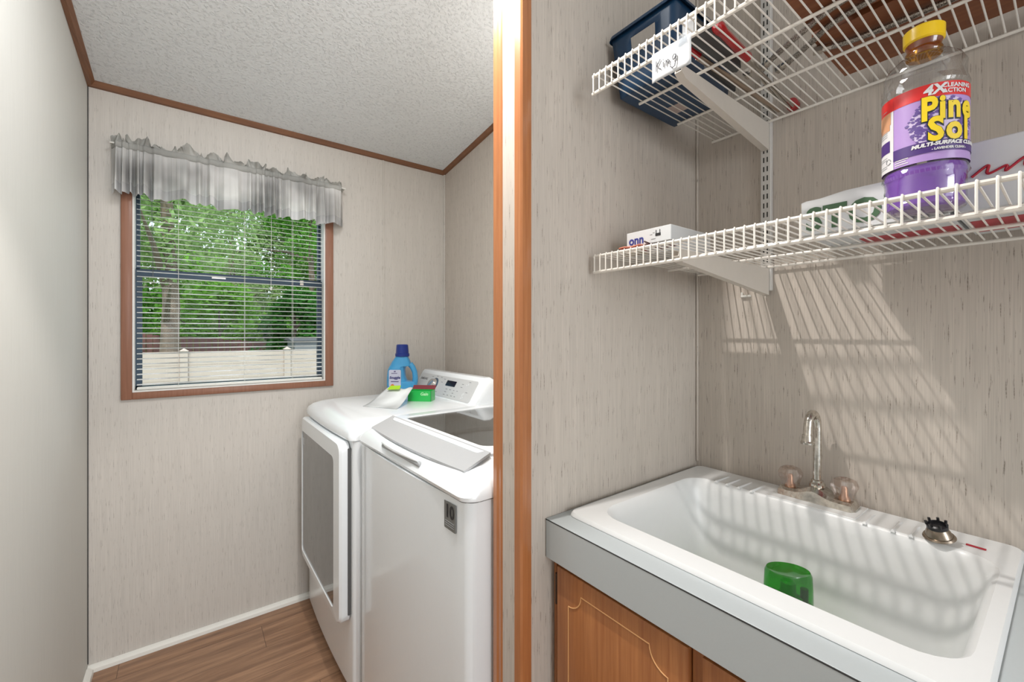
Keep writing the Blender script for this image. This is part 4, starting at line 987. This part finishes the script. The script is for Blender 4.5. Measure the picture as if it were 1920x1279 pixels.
link('board', MB().rbox(.745, .935, -.55, .300, zb, zb+.018, .001, 1), BOARD, wb)
link('board', MB().rbox(.955, 1.150, -.55, .306, zb+.0005, zb+.018, .001, 1), BOARD, wb)
link('cross_board', MB().rbox(.75, 1.145, -.50, .26, zb+.0185, zb+.034, .001, 1), M('dark_board', (.045, .022, .015), .6), wb)

# ------------------------------------------------------------------ ceiling lamps that give the light
lf = thing('ceiling_lamp', (.93, 1.02, 2.26), 'small bulb holder on the laundry ceiling above the washing machine', 'lamp')
link('canopy', MB().lathe([(.05, 0), (.05, .01), (.02, .02), (.02, .10)][::-1] and [(.02, -.10), (.02, -.02), (.05, -.01), (.05, 0)], (.93, 1.02, cz(1.02)+.001), 24), WHITEP, lf)
lf = thing('ceiling_lamp', (.334, .695, 2.30), 'small downlight holder on the hall ceiling beside the partition', 'lamp')
zc = cz(.695)
link('canopy', MB().lathe([(.02, -.10), (.02, -.02), (.05, -.01), (.05, 0)], (.334, .695, zc+.001), 24), WHITEP, lf)

# ------------------------------------------------------------------ outdoors
GR = M('lawn', (.10, .17, .05), .9, ns=3, var=.3)
struct('ground', MB().box(-30, 40, YW+.3, 60, -1.0, -.9), GR)
VIN = M('cream_vinyl', (.54, .44, .38), .5, var=.03)
vf = thing('vinyl_fence', (1, 10.6, -.9), 'cream vinyl privacy fence across the yard outside the window', 'fence')
FYY = 10.6; px0 = -.085; k = -3
while px0+1.822*k < 9:
    x = px0+1.822*k
    pm = MB().rbox(x-.065, x+.065, FYY-.065, FYY+.065, -.9, .93, .006, 1); pm.add([(x-.08, FYY-.08, .93), (x+.08, FYY-.08, .93), (x+.08, FYY+.08, .93), (x-.08, FYY+.08, .93), (x, FYY, .985)], [(0, 1, 4), (1, 2, 4), (2, 3, 4), (3, 0, 4), (3, 2, 1, 0)])
    link('post', pm, VIN, vf)
    m = MB(); z = -.85
    while z < .88: m.rbox(x+.065, x+1.757, FYY-.02, FYY+.02, z, min(z+.148, .915), .004, 1); z += .15
    link('panel', m, VIN, vf); k += 1
WF = M('weathered_red_brown_wood', (.17, .075, .065), .85, var=.25, ns=4)
wf = thing('wooden_fence', (-1, 15, -.9), 'reddish brown wooden board fence behind the vinyl fence', 'fence')
m = MB()
for i in range(90):
    x = -6+i*.145; y = 15.0+.02*(i % 2); h = 1.27-.085*(x+1.09)+.008*math.sin(i*1.7)
    if -4 < x < 2.1: m.box(x, x+.138, y, y+.02, -.9, h)
link('boards', m, WF, wf); link('rail', MB().box(-4, 2.1, 15.045, 15.09, .2, .3).box(-4, 2.1, 15.045, 15.09, -.5, -.4), WF, wf)
shd = thing('garden_shed', (3.4, 13.2, -.9), 'small grey shed wall between the two fences', 'shed')
link('shed_wall', MB().box(2.3, 3.6, 12.9, 14.0, -.9, 1.08), M('grey_siding', (.25, .26, .27), .8), shd)
link('shed_roof', MB().add([(2.2, 12.8, 1.08), (3.7, 12.8, 1.08), (3.7, 14.1, 1.08), (2.2, 14.1, 1.08), (2.2, 13.45, 1.18), (3.7, 13.45, 1.18)], [(0, 1, 5, 4), (2, 3, 4, 5), (0, 4, 3), (1, 2, 5), (3, 2, 1, 0)]), M('shed_roof_grey', (.12, .12, .13), .8), shd)
BARK = M('bark', (.20, .15, .11), .9, var=.3, ns=8)
LEAF = [trans('leaf_mid_green', (.12, .31, .045), .35), trans('leaf_bright_green', (.24, .50, .07), .4), trans('leaf_dark_green', (.05, .17, .03), .3), trans('leaf_pale_green', (.32, .46, .18), .4)]
def tree(x, y, h, r, mat, label, seed, n=7000, trunk=.16, low=0.0, leaf=.09, cat='tree', lean=0, limbs=6):
    rn = random.Random(seed); t_ = thing('tree' if cat == 'tree' else 'bush', (x, y, -.9), label, cat)
    top = Vector((x+lean, y, -.9+h)); base_ = Vector((x, y, -.9))
    m = MB().tube([base_, base_.lerp(top, .35)+Vector((.1, 0, 0)), base_.lerp(top, .7), top], [trunk, trunk*.8, trunk*.5, trunk*.15], 10)
    cl = []
    for i in range(limbs):
        a = rn.uniform(0, 2*PI); f_ = rn.uniform(.3, .75); p = base_.lerp(top, f_); q = p+Vector((math.cos(a)*r*.8, math.sin(a)*r*.8, rn.uniform(.2, 1.2)*r*.5)); m.tube([p, p.lerp(q, .5)+Vector((0, 0, .1)), q], [trunk*.4, trunk*.25, trunk*.08], 7)
    link('trunk', m, BARK, t_)
    ncl = 46
    for i in range(ncl):
        a = rn.uniform(0, 2*PI); el = rn.uniform(-1, 1); rad = r*rn.uniform(.45, 1)
        zc_ = -.9+low+(h-low)*(.5+.5*el*.95); rr2 = rad*math.sqrt(max(.08, 1-el*el))
        cl.append((Vector((x+lean*.5+math.cos(a)*rr2, y+math.sin(a)*rr2, zc_)), rn.uniform(.25, .5)*r*.8))
    m = MB()
    for i in range(n):
        c_, s_ = cl[rn.randrange(ncl)]; d = Vector((rn.gauss(0, 1), rn.gauss(0, 1), rn.gauss(0, .8))); d.normalize(); p = c_+d*s_*rn.uniform(.55, 1)
        u = Vector((rn.gauss(0, 1), rn.gauss(0, 1), rn.gauss(0, 1))).normalized(); v = u.orthogonal().normalized(); L_ = leaf*rn.uniform(.6, 1.3)
        m.add([p-u*L_, p+v*L_*.5, p+u*L_, p-v*L_*.5], [(0, 1, 2, 3)])
    link('foliage', m, mat, t_, None); return t_
tree(-.42, 12.2, 8.0, 2.2, LEAF[3], 'pale green tree with thick grey trunk left in the window view', 1, trunk=.20, low=3.6, n=5000)
tree(.75, 16.3, 3.5, 1.15, LEAF[1], 'small bright green bush just above the fence in the window centre', 21, low=.7, n=7000, trunk=.05, leaf=.07)
tree(.3, 17, 4.6, 1.5, LEAF[1], 'bright green bushy tree above the brown fence', 2, low=.6, n=8000, trunk=.1)
tree(-2.2, 18, 5.5, 1.8, LEAF[0], 'mid green tree behind the left of the brown fence', 3, low=.5, n=7000)
tree(2.6, 14.6, 3.5, 1.2, LEAF[2], 'dark green shrub tree overhanging the vinyl fence', 4, low=.5, n=9000, trunk=.08)
tree(4.6, 15.5, 4.4, 1.5, LEAF[2], 'dark green tree at the right of the window view', 5, low=.4, n=9000, trunk=.1)
tree(6.6, 17.0, 4.6, 1.6, LEAF[0], 'mid green tree past the right window edge', 6, low=.4, n=6000, trunk=.1)
tree(4.2, 20, 8.0, 2.4, LEAF[0], 'tall mid green tree standing back right of centre', 7, low=2.2, n=9000, trunk=.2)
tree(1.5, 23, 8.6, 2.8, LEAF[3], 'tall pale green tree in the far centre of the yard', 8, low=2.0, n=9000, trunk=.2)
tree(-2.8, 22, 9.0, 2.8, LEAF[0], 'tall mid green tree far left behind the trunk', 9, low=1.4, n=8000, trunk=.2)
tree(8.2, 22, 8.6, 3.0, LEAF[1], 'tall bright green tree far to the right', 10, low=1.5, n=9000, trunk=.2)
tree(-5.8, 19, 8.0, 2.6, LEAF[2], 'dark green tree past the left window edge', 12, low=1, n=6000, trunk=.2)
tree(5.2, 30, 10.5, 4.0, LEAF[3], 'broad pale green tree farthest back in the view', 13, low=.6, n=12000, trunk=.25, leaf=.21)
tree(-1.0, 31, 10.5, 4.2, LEAF[3], 'broad pale green tree farthest back on the left', 14, low=.6, n=12000, trunk=.25, leaf=.21)
tree(12, 30, 10.5, 4.2, LEAF[0], 'broad mid green tree farthest back on the right', 15, low=.6, n=12000, trunk=.25, leaf=.21)
